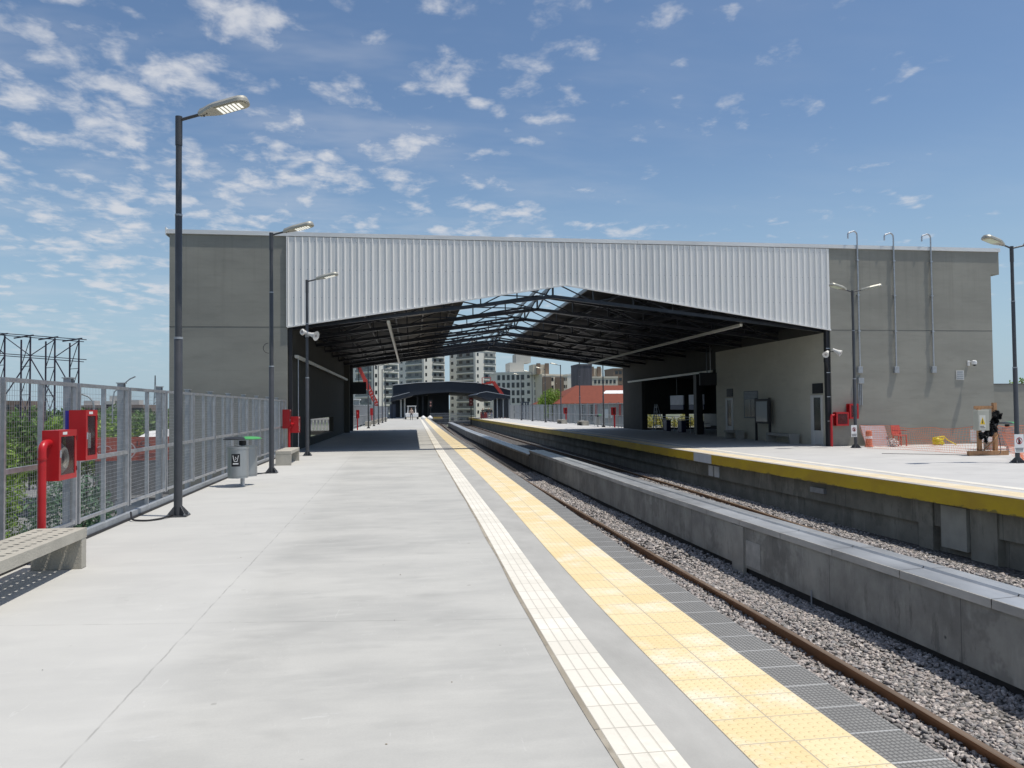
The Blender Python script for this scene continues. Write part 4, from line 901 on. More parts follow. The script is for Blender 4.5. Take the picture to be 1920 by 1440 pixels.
# ------------------------------------------------------------------ fire cabinets
def cabinet(t,x0,x1,y0,y1,z0,z1,inside='hose',face='+x'):
    "box with a glazed door on its +X (or -Y) face"
    W=.025
    mb=MB(); mb.box(x0,x1,y0,y0+W,z0,z1).box(x0,x1,y1-W,y1,z0,z1).box(x0,x1,y0+W,y1-W,z0,z0+W).box(x0,x1,y0+W,y1-W,z1-W,z1)
    if face=='+x':
        mb.box(x0,x0+W,y0+W,y1-W,z0+W,z1-W)
        body=mb.build('cabinet_body',M_RED,t)
        MB().box(x0+W+.001,x0+W+.004,y0+W,y1-W,z0+W,z1-W).build('back_panel',M_REDD,body)
        f=.055; mb=MB(); X=x1; mb.box(X,X+.012,y0,y0+f,z0,z1).box(X,X+.012,y1-f,y1,z0,z1).box(X,X+.012,y0+f,y1-f,z0,z0+f).box(X,X+.012,y0+f,y1-f,z1-f*1.3,z1)
        d=mb.build('door',M_RED,t); MB().box(X+.003,X+.006,y0+f,y1-f,z0+f,z1-f*1.3).build('pane',M_GLASS,d)
        MB().cyl(X+.016,y0+.028,z0+.25,z0+.33,.010,8).build('handle',M_GALV,d)
        for zz in (z0+.08,z1-.12): MB().cyl(X+.014,y1-.012,zz,zz+.05,.008,8).build('hinge',M_REDD,d)
        MB().box(X+.0125,X+.0135,y0+.10,y0+.22,z1-.05,z1-.02).build('label_plate',M_WHITE,d)
        cy=(y0+y1)/2; cz=z0+(z1-z0)*.38
        if inside=='hose':
            h=MB(); rr=min(y1-y0,z1-z0)*.33
            for k in range(3):
                pts=[((x0+x1)/2-.03+.03*k,cy+rr*(1-.18*k)*math.cos(a),z0+.06+rr+rr*(1-.18*k)*math.sin(a)) for a in np.linspace(0,2*math.pi,22)]
                h.tube(pts,.035,8)
            h.build('hose_reel',mat('white_hose',(.66,.65,.60),.8,var=.15,scale=20),t,smooth=True)
            MB().tube([((x0+x1)/2,y1-.12,z1-.05),((x0+x1)/2,y1-.12,z0+.3)],.02,8).build('pipe',mat('brass',(.35,.25,.08),.4,.7),t)
        else:
            MB().lathe((x0+x1)/2,cy,[(.065,z0+.04),(.07,z0+.08),(.07,z0+.34),(.045,z0+.42),(.02,z0+.45),(.02,z0+.48)],16).build('extinguisher',M_RED,t,smooth=True)
            MB().box((x0+x1)/2+.045,(x0+x1)/2+.074,cy-.045,cy+.045,z0+.14,z0+.32).build('label_plate',M_WHITE,t)
            MB().bar(((x0+x1)/2,cy-.05,z0+.5),((x0+x1)/2,cy+.06,z0+.52),.03).build('valve',M_BLACK,t)
    else:
        mb.box(x0+.001,x1-.001,y1-W-.001,y1-.001,z0+W,z1-W)
        body=mb.build('cabinet_body',M_RED,t); f=.07; Y=y0
        mb=MB(); mb.box(x0,x0+f,Y-.012,Y,z0,z1).box(x1-f,x1,Y-.012,Y,z0,z1).box(x0+f,x1-f,Y-.012,Y,z0,z0+f).box(x0+f,x1-f,Y-.012,Y,z1-f,z1)
        d=mb.build('door',M_RED,t); MB().box(x0+f,x1-f,Y-.006,Y-.003,z0+f,z1-f).build('pane',M_GLASS,d)
        if inside=='hose':
            h=MB(); cx=(x0+x1)/2; cz=(z0+z1)/2-.03
            for k in range(3):
                pts=[(cx+(.15-.03*k)*math.cos(a),(y0+y1)/2-.02+.02*k,cz+(.15-.03*k)*math.sin(a)) for a in np.linspace(0,2*math.pi,22)]; h.tube(pts,.03,8)
            h.build('hose_reel',MATS.get('white_hose') or mat('white_hose',(.66,.65,.60),.8),t,smooth=True)
def riser(t,x,y0,zt,zb,tx,ty,r=.047):
    pts=[(x,y0,zb),(x,y0,zt-.08)]
    for k in range(1,7):
        a=math.pi/2*k/6; pts.append((x+(tx-x)*(1-math.cos(a))*.5,y0+(ty-y0)*(1-math.cos(a))*.5,zt-.08+.08*math.sin(a)))
    pts.append((tx,ty,zt)); MB().tube(pts,r,16).build('riser_pipe',M_RED,t,smooth=True); MB().cyl(x,y0,zt-.17,zt-.15,r+.006,16).build('coupling',M_RED,t)
t=thing('hose_cabinet',(-3.6,9.3,0),'red hose cabinet with a white coiled hose, nearest, above the perforated bench','fire cabinet','red fire cabinets')
cabinet(t,-3.66,-3.50,9.30,9.80,.86,1.405,'hose'); riser(t,-3.59,9.13,1.27,0,-3.59,9.32,r=.041)
t=thing('extinguisher_cabinet',(-3.6,10.3,1.0),'red extinguisher cabinet with a blue back strip, on the fence behind the nearest hose cabinet','fire cabinet','red fire cabinets')
cabinet(t,-3.675,-3.50,10.08,10.46,1.03,1.625,'extinguisher'); MB().box(-3.72,-3.676,10.09,10.45,1.04,1.62).build('back_board',mat('blue_board',(.03,.03,.28),.5),t)
t=thing('hose_cabinet',(-3.3,29.9,0),'red hose cabinet at the far end of the near fence, by the left jamb','fire cabinet','red fire cabinets')
cabinet(t,-3.40,-3.12,29.6,30.1,.78,1.36,'hose'); riser(t,-3.42,29.4,1.1,0,-3.30,29.62)
t=thing('extinguisher_cabinet',(-3.45,29.4,1.0),'tall red extinguisher cabinet on the last fence panel before the hall','fire cabinet','red fire cabinets')
cabinet(t,-3.60,-3.36,29.0,29.38,.95,1.62,'extinguisher')
t=thing('hose_cabinet',(18.4,30.3,-.12),'red hose cabinet with a white coil on the right wall, next to the black downpipe','fire cabinet','red fire cabinets')
cabinet(t,18.16,18.72,FY-.24,FY-.004,.72,1.28,'hose','-y'); 
MB().tube([(17.95,FY-.22,-.12),(17.95,FY-.22,1.08),(17.98,FY-.2,1.15),(18.17,FY-.14,1.16)],.05,14).build('riser_pipe',M_RED,t,smooth=True)
t=thing('extinguisher_cabinet',(18.9,30.3,1.1),'narrow red extinguisher cabinet on the right wall behind the lamp post','fire cabinet','red fire cabinets')
cabinet(t,18.76,19.16,FY-.24,FY-.004,1.0,1.62,'ext','-y')
# ------------------------------------------------------------------ benches
M_BEN=mat('bench_cast_concrete',(.40,.375,.32),.85,var=.13,scale=3,bump=.35,bscale=50,detail=7)
t=thing('perforated_bench',(-3.3,8,0),'concrete bench with a perforated seat at the left edge of the photo','bench','concrete benches')
bx0,bx1,by0,by1,zt,th=-3.575,-3.075,6.90,8.93,.405,.10
nx,ny=3,15; me_=MB(); hw=.026
xs=[bx0]; 
for i in range(nx): c=bx0+(bx1-bx0)*(i+.72)/(nx+.44); xs+=[c-hw,c+hw]
xs.append(bx1); ys_=[by0]
for j in range(ny): c=by0+.10+(by1-by0-.2)*(j+.5)/ny; ys_+=[c-hw*.9,c+hw*.9]
ys_.append(by1)
for i in range(len(xs)-1):
    for j in range(len(ys_)-1):
        hole=(i%2==1 and j%2==1)
        a,b,c,d=xs[i],xs[i+1],ys_[j],ys_[j+1]
        if not hole:
            me_.quad((a,c,zt),(b,c,zt),(b,d,zt),(a,d,zt)); me_.quad((a,d,zt-th),(b,d,zt-th),(b,c,zt-th),(a,c,zt-th))
        else:
            me_.quad((a,c,zt-th),(a,c,zt),(b,c,zt),(b,c,zt-th)); me_.quad((b,c,zt-th),(b,c,zt),(b,d,zt),(b,d,zt-th)); me_.quad((b,d,zt-th),(b,d,zt),(a,d,zt),(a,d,zt-th)); me_.quad((a,d,zt-th),(a,d,zt),(a,c,zt),(a,c,zt-th))
me_.quad((bx0,by0,zt-th),(bx1,by0,zt-th),(bx1,by0,zt),(bx0,by0,zt)); me_.quad((bx1,by1,zt-th),(bx0,by1,zt-th),(bx0,by1,zt),(bx1,by1,zt)); me_.quad((bx1,by0,zt-th),(bx1,by1,zt-th),(bx1,by1,zt),(bx1,by0,zt)); me_.quad((bx0,by1,zt-th),(bx0,by0,zt-th),(bx0,by0,zt),(bx0,by1,zt))
me_.build('seat',M_BEN,t,fix=False)
MB().box(bx0+.01,bx1-.002,by1-.13,by1-.004,0,zt-th).build('leg',M_BEN,t,bevel=.008); MB().box(bx0+.01,bx1-.002,by0+.004,by0+.12,0,zt-th).build('leg',M_BEN,t,bevel=.008)
def bench(x0,x1,y0,y1,z,label,h=.42):
    t=thing('concrete_bench',((x0+x1)/2,(y0+y1)/2,z),label,'bench','concrete benches')
    MB().box(x0,x1,y0,y1,z+h-.10,z+h).build('seat',M_BEN,t,bevel=.01); MB().box(x0+.003,x1-.003,y0+.003,y0+.12,z,z+h-.1).build('leg',M_BEN,t); MB().box(x0+.003,x1-.003,y1-.12,y1-.003,z,z+h-.1).build('leg',M_BEN,t)
bench(-3.16,-2.72,23.85,26.1,0,'plain concrete bench between the second and third lamp post on the left platform')
# ------------------------------------------------------------------ litter bins
def bin_(x,y,zb,label,ang=0,signon=True):
    t=thing('litter_bin',(x,y,zb),label,'litter bin','twin litter bins')
    MB().cyl(x,y,zb,zb+.012,.11,16).cyl(x,y,zb+.012,zb+.93,.045,14).build('post',M_GALV,t,smooth=True)
    ca,sa=math.cos(ang),math.sin(ang)
    for i,s in enumerate((-1,1)):
        cx,cy=x+s*.055,y+s*.21
        b=MB().lathe(cx,cy,[(.205,zb+.19),(.205,zb+.23),(.212,zb+.235),(.212,zb+.79),(.222,zb+.80),(.222,zb+.84),(.20,zb+.84)],28).build('bucket',mat('brushed_bin_steel',(.36,.375,.38),.42,.6,var=.15,scale=3,stretch=(1,1,.2)),t,smooth=True)
        lid=MB().lathe(x+s*.13,y+s*.06,[(.25,zb+.985),(.255,zb+1.0),(.20,zb+1.03),(.08,zb+1.045)],24).build('lid',mat('lid_green',(.07,.34,.10),.4) if s>0 else mat('lid_black',(.02,.022,.025),.4),t,smooth=True)
        if i==0 and signon:
            n=8; w=.15; R=.2135
            def cyl_patch(a0,a1,z0,z1,rr,m,nm):
                mb=MB(); k=6
                for q in range(k):
                    u0=a0+(a1-a0)*q/k; u1=a0+(a1-a0)*(q+1)/k
                    mb.quad((cx+rr*math.cos(u0),cy+rr*math.sin(u0),z0),(cx+rr*math.cos(u1),cy+rr*math.sin(u1),z0),(cx+rr*math.cos(u1),cy+rr*math.sin(u1),z1),(cx+rr*math.cos(u0),cy+rr*math.sin(u0),z1))
                return mb.build(nm,m,b,fix=False)
            A=-math.pi/2-.06
            cyl_patch(A-.42,A+.42,zb+.44,zb+.70,R,M_BLACK,'sticker')
            mb=MB(); yy=cy-R-.006; cxx=cx-.01
            mb.bar((cxx-.055,yy+.001,zb+.67),(cxx-.030,yy-.001,zb+.55),.012,.002,up=(0,1,0)).bar((cxx+.055,yy+.001,zb+.67),(cxx+.030,yy-.001,zb+.55),.012,.002,up=(0,1,0)).bar((cxx-.034,yy,zb+.545),(cxx+.034,yy,zb+.545),.012,.002,up=(0,1,0))
            mb.bar((cxx-.01,yy,zb+.64),(cxx+.012,yy,zb+.61),.01,.002,up=(0,1,0)).bar((cxx+.012,yy,zb+.61),(cxx-.008,yy,zb+.58),.01,.002,up=(0,1,0)); mb.box(cxx-.055,cxx+.055,yy,yy+.001,zb+.485,zb+.51); mb.build('bin_symbol',M_WHITE,b)
    MB().cyl(x,y,zb+.86,zb+.96,.075,14).build('hub',M_BLACK,t,smooth=True)
bin_(-3.02,17.72,0,'steel twin litter bin with black and green lids, by the second lamp post',ang=.7)
bin_(21.55,25.1,-.12,'steel twin litter bin with a green lid, behind the post at the right edge',ang=.3,signon=False)
# ------------------------------------------------------------------ works area on the right platform
M_NET=mat('orange_netting',(.80,.23,.11),.7); M_WOOD=mat('raw_timber',(.40,.22,.11),.8,var=.2,scale=3,stretch=(6,6,1))
def net(pts,label,h=.95,c=.09,w=.009,seed=1):
    t=thing('safety_netting',pts[0],label,'netting'); mb=MB(); P=[]
    for i in range(len(pts)-1):
        a,b=Vector(pts[i]),Vector(pts[i+1]); n=max(2,int((b-a).length/c))
        P+= [a.lerp(b,k/n) for k in range(n)]
    P.append(Vector(pts[-1])); n=len(P); r=random.Random(seed); nv=int(h/c)
    ph=r.uniform(0,6)
    def Q(i,j):
        s=j/nv; p=P[i]; sag=.10*math.sin(math.pi*i/(n-1))+.03*math.sin(i*.31+ph)
        return Vector((p.x+.05*math.sin(i*.45+j*.5)+.25*(1-s)**2*math.sin(i*.05+ph),p.y-.10*(1-s)**2-.04*math.sin(i*.27),p.z+.01+s*h-sag*s))
    for i in range(n):
        for j in range(nv):
            a,b=Q(i,j),Q(i,j+1)
            if i%1==0: mb.quad(a-Vector((w/2,0,0)),a+Vector((w/2,0,0)),b+Vector((w/2,0,0)),b-Vector((w/2,0,0)))
            if i<n-1:
                a,b=Q(i,j),Q(i+1,j); z=Vector((0,.0,w/2)); mb.quad(a-z,b-z,b+z,a+z)
    for i in range(n-1): a,b=Q(i,nv),Q(i+1,nv); z=Vector((0,0,w)); mb.quad(a-z,b-z,b+z,a+z)
    mb.build('netting',M_NET,t,fix=False); return t
net([(18.25,28.7,-.12),(18.9,27.0,-.12),(19.3,24.6,-.12),(19.6,23.6,-.12)],'orange safety netting from the right lamp post to the timber stand',h=.92)
net([(19.5,22.9,-.12),(19.0,21.7,-.12),(17.85,20.45,-.12)],'orange safety netting from the timber stand to the post at the right edge',seed=4,h=.8)
net([(19.8,23.8,-.12),(21.5,24.4,-.12),(24.5,25.0,-.12),(28,25,-.12)],'orange safety netting running right behind the twin bin',seed=6)
t=thing('site_board',(19.8,29.9,-.12),'pinkish grey panel leaning on the right wall behind the netting','panel')
MB().hexa([(19.25,29.9,-.12),(20.32,29.9,-.12),(20.32,29.94,-.12),(19.25,29.94,-.12),(19.25,30.3,.72),(20.32,30.3,.72),(20.32,30.34,.72),(19.25,30.34,.72)]).build('board',mat('pinkish_board',(.38,.30,.31),.7,var=.1),t)
t=thing('plastic_chair',(20.6,29.7,-.12),'red plastic chair between the leaning panel and the bare wall','chair')
mr=mat('red_plastic',(.50,.07,.055),.45)
MB().box(20.38,20.80,29.5,29.9,.30,.33).build('seat',mr,t,bevel=.01); MB().hexa([(20.38,29.88,.34),(20.80,29.88,.34),(20.80,29.92,.34),(20.38,29.92,.34),(20.40,29.98,.72),(20.78,29.98,.72),(20.78,30.02,.72),(20.40,30.02,.72)]).build('backrest',mr,t)
for a in (20.40,20.76):
    for b in (29.52,29.86): MB().bar((a,b,-.12),(a+(.02 if a<20.6 else 0),b,.30),.035).build('leg',mr,t)
    MB().box(a-.01,a+.035,29.5,29.88,.50,.53).build('armrest',mr,t)
t=thing('traffic_drum',(19.0,29.3,-.12),'orange and white drum behind the first right lamp post','drum')
MB().lathe(19.0,29.35,[(.17,-.10),(.17,-.06),(.13,-.05),(.115,.52),(.04,.55)],16).build('drum',mat('drum_orange',(.58,.16,.09),.5),t,smooth=True); MB().cyl(19.0,29.35,.22,.32,.130,16).build('white_band',M_WHITE,t)
t=thing('yellow_hose',(22.4,29.7,-.12),'coiled yellow hose on the floor by the right wall','hose')
mb=MB(); pts=[]
for k in range(70):
    a=k*.42; pts.append((22.35+.20*math.cos(a)+.03*math.sin(k),29.75+.16*math.sin(a),-.09+.004*k+.02*math.sin(k*1.3)))
mb.tube(pts,.03,8); mb.tube([pts[-1],(22.5,29.6,.25),(22.62,29.55,.1),(22.9,29.4,-.09)],.022,8); mb.build('coil',mat('yellow_rubber',(.75,.62,.03),.5),t,smooth=True)
t=thing('plastic_bags',(20.1,29.4,-.12),'crumpled white bags at the foot of the leaning panel','bag')
leaves('bag_film',[((20.15,29.5,.05),(.22,.15,.16),260,.12)],mat('white_film',(.7,.68,.66),.6),t,5,(1,.9))
# timber stand with electrical box and dark tarp
def sx(px,py,Y): return at(px,py,Y)
SY=23.6; c=at(1845,850,SY).x
t=thing('timber_stand',(c,SY,-.12),'rough timber stand with crossed feet holding an electrical box, behind the netting','stand')
for dx in (-.16,.42): MB().box(c+dx-.06,c+dx+.06,SY-.05,SY+.05,-.12,1.42 if dx<0 else 1.60).build('timber_post',M_WOOD,t)
MB().box(c-.66,c+.78,SY-.16,SY-.06,-.118,.03).build('foot',M_WOOD,t); MB().box(c-.5,c+.62,SY+.06,SY+.16,-.118,.02).build('foot',M_WOOD,t)
MB().bar((c-.2,SY-.12,-.05),(c+.48,SY-.10,.55),.05,.02).build('brace',M_WOOD,t); MB().box(c-.32,c+.5,SY-.02,SY+.02,1.40,1.50).build('cross_board',M_WOOD,t)
t=thing('electrical_box',(c-.25,SY-.2,.8),'pale electrical box with a yellow warning triangle on the timber stand','electrical box')
MB().box(c-.42,c-.02,SY-.30,SY-.06,.70,1.37).build('box',mat('pale_box',(.42,.42,.36),.6,var=.08),t,bevel=.01)
MB().box(c-.38,c-.16,SY-.304,SY-.301,.74,1.20).build('label_plate',mat('label_white',(.62,.61,.55),.6),t)
MB().poly([(c-.365,SY-.306,.90),(c-.175,SY-.306,.90),(c-.27,SY-.306,1.14)]).build('yellow_triangle',mat('warn_yellow',(.72,.50,.02),.5),t,fix=False)
MB().poly([(c-.29,SY-.308,.93),(c-.25,SY-.308,.93),(c-.262,SY-.308,1.07),(c-.278,SY-.308,1.07)]).build('black_mark',M_BLACK,t,fix=False)
MB().box(c-.36,c-.18,SY-.306,SY-.305,.78,.80).box(c-.36,c-.22,SY-.306,SY-.305,.83,.85).build('text_lines',M_BLACK,t)
t=thing('dark_tarp',(c+.3,SY-.2,1),'crumpled black plastic sheet hanging off the timber stand','tarp')
leaves('sheet',[((c+.40,SY-.12,1.18),(.13,.10,.15),160,.16),((c+.30,SY-.14,.98),(.09,.08,.16),130,.16),((c+.20,SY-.18,.78),(.10,.08,.16),130,.16),((c+.06,SY-.2,.62),(.13,.09,.12),130,.16),((c-.16,SY-.2,.52),(.16,.1,.11),150,.15),((c-.08,SY-.2,.36),(.04,.04,.14),50,.10)],mat('black_film',(.018,.018,.02),.35),t,9,(1,.8))
cable([(c+.15,SY-.25,1.0),(c+.32,SY-.3,.5),(c+.38,SY-.3,-.0),(c+.1,SY-.5,-.10),(c-1.0,SY+.4,-.10),(c-2.6,SY+1.6,-.10)],'thin cable trailing from the timber stand across the right platform',.009)
t=thing('stone_block',(22.6,25.6,-.12),'pale concrete block seat behind the twin bin at the right edge','block')
MB().box(21.3,22.9,26.1,26.6,.18,.62).build('seat',M_WHITE,t,bevel=.01); MB().box(21.75,22.05,26.2,26.5,-.12,.178).build('leg',M_BEN,t)
# ------------------------------------------------------------------ left of the viaduct
def P3(px,py,Y): return at(px,py,Y)
G=-6.46
tree((-9.6,17.5,-6.34),7.8,[((-8.6,17.6,-.1),(1.25,1.7,1.75),8000,.15),((-10.3,18.0,.0),(1.6,1.7,1.9),8000,.15),((-12.5,18.3,-.1),(1.8,1.7,1.9),4200,.16),((-8.1,17.3,-2.4),(1.25,1.8,2.2),9000,.15),((-10.2,17.4,-2.8),(1.8,1.8,2.3),4600,.16),((-12.0,16.0,-2.8),(1.8,1.8,2.3),3200,.16),((-8.4,15.4,-3.6),(1.3,1.8,1.8),3600,.15),((-7.0,13.6,-3.6),(1.2,1.6,1.5),3200,.14)],M_LF1,'tall bright green leafy tree behind the mesh fence at the left edge',21,'street trees left of the viaduct',quad=(1,.30))
tree((-6.7,18.2,-6.34),4.6,[((-6.6,18.3,-1.0),(.85,1.3,1.35),4200,.13),((-6.9,18.2,-2.6),(1.3,1.4,1.5),4200,.14),((-5.9,19.4,-2.9),(1.0,1.1,1.1),2600,.14)],M_LF3,'blue green bushy tree low behind the fence, below the fire cabinets',22,'street trees left of the viaduct',quad=(1,.36))
k=0
for (x,y,r,lab) in ((-27,78,5.0,'leafy tree far behind the red wall, left of the others'),(-20.5,80,4.6,'leafy tree far behind the red wall, beside the billboard frame'),(-16.0,76,4.2,'leafy tree far behind the red wall, behind the nearest lamp post'),(-31,70,4.5,'wide leafy tree behind the billboard frame at the left edge')):
    tree((x,y,G),7.5+r*.3,[((x,y,-1.3),(r,r,2.9),4200,.42),((x+r*.7,y-1,-2.0),(r*.7,r*.7,2.4),2600,.42),((x-r*.6,y+1,-1.6),(r*.7,r*.8,2.5),2600,.42)],M_LF2 if k%2 else M_LF1,lab,30+k,'street trees left of the viaduct'); k+=1
# red painted wall
t=thing('painted_wall',(-17.3,60,G),'long red painted wall with white rings and dark letters, seen through the fence','wall')
a,b=P3(178,820,60),P3(345,820,60)
mrw=mat('red_wall_paint',(.42,.075,.035),.75,var=.15,scale=1.2)
MB().box(a.x,b.x,60,60.25,-1.85,-.2).build('panel',mrw,t); MB().box(a.x,b.x,60.02,60.22,G,-1.852).build('base_wall',mat('grey_wall_low',(.17,.17,.17),.9,var=.25,scale=1.5),t)
def ringm(cx,cz,r0,r1,y,h0=0,h1=2*math.pi):
    mb=MB(); n=26
    for i in range(n):
        p,q=h0+(h1-h0)*i/n,h0+(h1-h0)*(i+1)/n
        mb.quad((cx+r0*math.cos(p),y,cz+r0*math.sin(p)),(cx+r1*math.cos(p),y,cz+r1*math.sin(p)),(cx+r1*math.cos(q),y,cz+r1*math.sin(q)),(cx+r0*math.cos(q),y,cz+r0*math.sin(q)))
    return mb
c=P3(238,842,60); ringm(c.x,c.z-.1,.52,.60,59.985).build('white_ring',mat('ring_white',(.6,.5,.5),.7),t,fix=False)
MB().poly([(c.x-.3,59.985,c.z-.4),(c.x+.25,59.985,c.z-.3),(c.x+.1,59.985,c.z+.2),(c.x-.15,59.985,c.z+.1)]).build('purple_patch',mat('purple_paint',(.12,.05,.16),.7),t,fix=False)
for q in (190,200): d=P3(q,845,60); ringm(d.x,d.z,.30,.35,59.985,.3,5.2).build('white_ring',MATS['ring_white'],t,fix=False)
d=P3(269,832,60); text_mesh('letters','LOS',.55,M_BLACK,(d.x,59.98,d.z),FACE_CAM,t)
d=P3(295,850,60); MB().bar((d.x-1.2,59.98,d.z),(d.x+.9,59.98,d.z+.12),.06,.01).build('white_stroke',MATS['ring_white'],t)
t=thing('white_canopy',(-15.4,62,-.2),'small white tarpaulin roof sticking up above the red wall','canopy')
a=P3(266,812,62); b=P3(322,812,62); MB().hexa([(a.x,61,-.25),(b.x,61,-.25),(b.x,64,-.25),(a.x,64,-.25),(a.x+.6,61.6,.16),(b.x-.2,61.6,.30),(b.x-.2,63.4,.30),(a.x+.6,63.4,.16)]).build('canopy_sheet',M_WHITE,t)
MB().cyl((a.x+b.x)/2,62.5,G,-.26,.06,8).build('post',M_GALVP,t)
# scrap / grey yard in front of it
for i,(px,py,Y,w,h,lab) in enumerate(((232,900,38,1.6,1.1,'grey metal crate in the yard beyond the fence, nearest'),(262,884,44,2.4,1.3,'low grey metal container in the yard, before the red wall'),(300,886,46,1.8,1.0,'grey metal crate in the yard, right of the container'))):
    p=P3(px,py,Y); t=thing('yard_crate',(p.x,Y,G),lab,'crate','metal crates in the yard'); mb=MB()
    mb.box(p.x-w/2,p.x+w/2,Y,Y+1.4,G,G+h+2.2); mb.build('body',M_GALVP,t,bevel=.03); MB().box(p.x-w/2-.04,p.x+w/2+.04,Y-.04,Y+1.44,G+h+2.203,G+h+2.3).build('lid',M_CONC,t)
# billboard frame
BY=90
t=thing('billboard_frame',(P3(100,700,BY).x,BY,G),'tall dark lattice frame of an empty billboard at the left edge','billboard frame')
M_PUR=mat('frame_steel',(.055,.045,.07),.6,.2)
lg=[(-52,-36),(-6,9),(40,57),(86,103),(131,148)]
tops=[622,628,631,634,637]
lx=[]
for (a,b),ty in zip(lg,tops):
    A,B=P3(a,ty+6,BY+1.4),P3(b,ty,BY); lx.append((A,B))
    mb=MB(); mb.bar((A.x,BY+1.4,G),(A.x,BY+1.4,A.z),.13).bar((B.x,BY,G),(B.x,BY,B.z),.13)
    zs=np.linspace(B.z-.1,G+1,6)
    for i in range(5):
        mb.bar((B.x,BY,zs[i]),(A.x,BY+1.4,zs[i+1]),.06); 
        if i: mb.bar((A.x,BY+1.4,zs[i]),(B.x,BY,zs[i]),.06)
        if i in (2,3): mb.bar((A.x,BY+1.4,zs[i]),(B.x,BY,zs[i+1]),.05)
    mb.bar((A.x-.7,BY+1.4,B.z-.05),(B.x+.4,BY-.3,B.z+.12),.12); mb.build('lattice_column',M_PUR,t)
for dz,yy in ((.0,BY),(-.1,BY+1.4),(-2.1,BY),(-2.25,BY+1.4),(-4.85,BY)):
    a,b=lx[0][1],lx[-1][1]; MB().bar((a.x,yy,a.z+dz),(b.x+.75 if yy==BY else b.x,yy,b.z+dz),.08).build('beam',M_PUR,t)
for i in range(4):
    a,b=lx[i][1],lx[i+1][1]; sgn=1 if i>=2 else -1
    mb=MB()
    if i>=2: mb.bar((a.x,BY,a.z-2.0),(b.x-.1,BY,b.z-.2),.08).bar((a.x,BY,a.z-2.2),(b.x,BY,b.z-6.4),.10)
    else: mb.bar((a.x,BY,a.z-.2),(b.x,BY,b.z-2.0),.08).bar((b.x,BY,b.z-2.2),(a.x,BY,a.z-6.4),.10)
    mb.build('diagonal_brace',M_PUR,t)
# street lamps and mast far left
t=thing('street_lamp',(P3(203,760,110).x,110,G),'thin street lamp with a long slanting arm beyond the red wall','street lamp')
p0=P3(214,735,110); p1=P3(243,711,110); p2=P3(254,706,110)
MB().tube([(p0.x-.3,110,G),(p0.x-.2,110,p0.z-1.5),(p0.x,110,p0.z),tuple(p1)],.08,8).build('pole',M_GALVP,t); MB().bar(p1,p2,.30,.12).build('lamp_head',M_GALVP,t)
t=thing('street_lamp',(P3(176,760,80).x,80,G),'curved arm street lamp between billboard frame and fire cabinets','street lamp')
p=[(P3(176,760,80).x,80,G)]+[tuple(P3(x,y,80)) for x,y in ((176,762),(174,752),(166,744),(156,740),(148,739))]; MB().tube(p,.07,8).build('pole',M_GALVP,t); q=P3(146,739,80); MB().box(q.x-.5,q.x+.1,79.9,80.1,q.z-.06,q.z+.06).build('lamp_head',M_GALVP,t)
t=thing('radio_mast',(P3(290,760,420).x,420,G),'distant thin radio mast on the horizon, left of the hall','mast')
p=P3(291,704,420); q=P3(291,775,420); mb=MB(); mb.bar((q.x-1,420,G),(p.x,420,p.z),.4).bar((q.x+1,420,G),(p.x,420,p.z),.4)
for k in range(9): z=G+(p.z-G)*k/9; w=1.2*(1-k/9); mb.bar((q.x-w,420,z),(q.x+w,420,z+1.6),.25)
mb.build('mast_lattice',M_GALVP,t); MB().cyl(p.x+.6,420,p.z-7,p.z-5.2,1.0,10).build('dish',M_WHITE,t)
# distant low blocks on the left horizon
M_DB=mat('distant_brick',(.22,.16,.13),.9,var=.2,scale=.2); M_DW=mat('distant_white',(.52,.50,.47),.9,var=.08,scale=.3); M_WIN=mat('window_dark',(.028,.03,.034),.15,spec=.7)
for i,(a,b,ty,Y,m,lab) in enumerate(((148,205,760,330,M_DB,'low brown block on the left horizon, left one'),(232,268,759,330,M_DB,'low brown block on the left horizon, right one'),(196,212,752,300,M_DW,'pale rooftop block on the left horizon'),(-60,40,752,260,M_DB,'low brown block behind the billboard frame'))):
    A,B=P3(a,ty,Y),P3(b,ty,Y); t=thing('distant_house',((A.x+B.x)/2,Y,G),lab,'house','low blocks on the left horizon'); MB().box(A.x,B.x,Y,Y+18,G,A.z).build('wall',m,t); MB().box(A.x+1,A.x+5,Y+2,Y+8,A.z+.01,A.z+1.8).build('rooftop_room',M_DW,t)
    for k in range(6): x=A.x+(B.x-A.x)*(k+.5)/6; MB().box(x-.6,x+.6,Y-.05,Y-.01,A.z-2.6,A.z-1.2).build('window',M_WIN,t)
prt=[]
r=random.Random(5)
for i in range(70):
    Y=r.uniform(170,420); px=r.uniform(-420,360); p=P3(px,770,Y); prt.append(((p.x,Y,-3+r.uniform(0,1.2)),(r.uniform(5,11),6,r.uniform(4.2,6.2)),260,1.3))
for i in range(60):
    Y=r.uniform(200,460); px=r.uniform(1850,2500); p=P3(px,770,Y); prt.append(((p.x,Y,-3),(r.uniform(5,11),6,r.uniform(4,6)),200,1.3))
o=leaves('tree_belt',prt,M_LF2,None,77); tag(o,'far belt of dark green trees along the horizon','trees',kind='stuff')
tree((41.5,46,-6.4),10,[((41.3,46,.9),(1.9,2.2,2.4),4200,.2),((44.5,46.5,1.2),(2.6,2.4,2.6),4200,.22),((39.6,46,.2),(1.3,2.0,2.0),2200,.2)],M_LF1,'green tree crown showing above the low wall at the right edge',61)
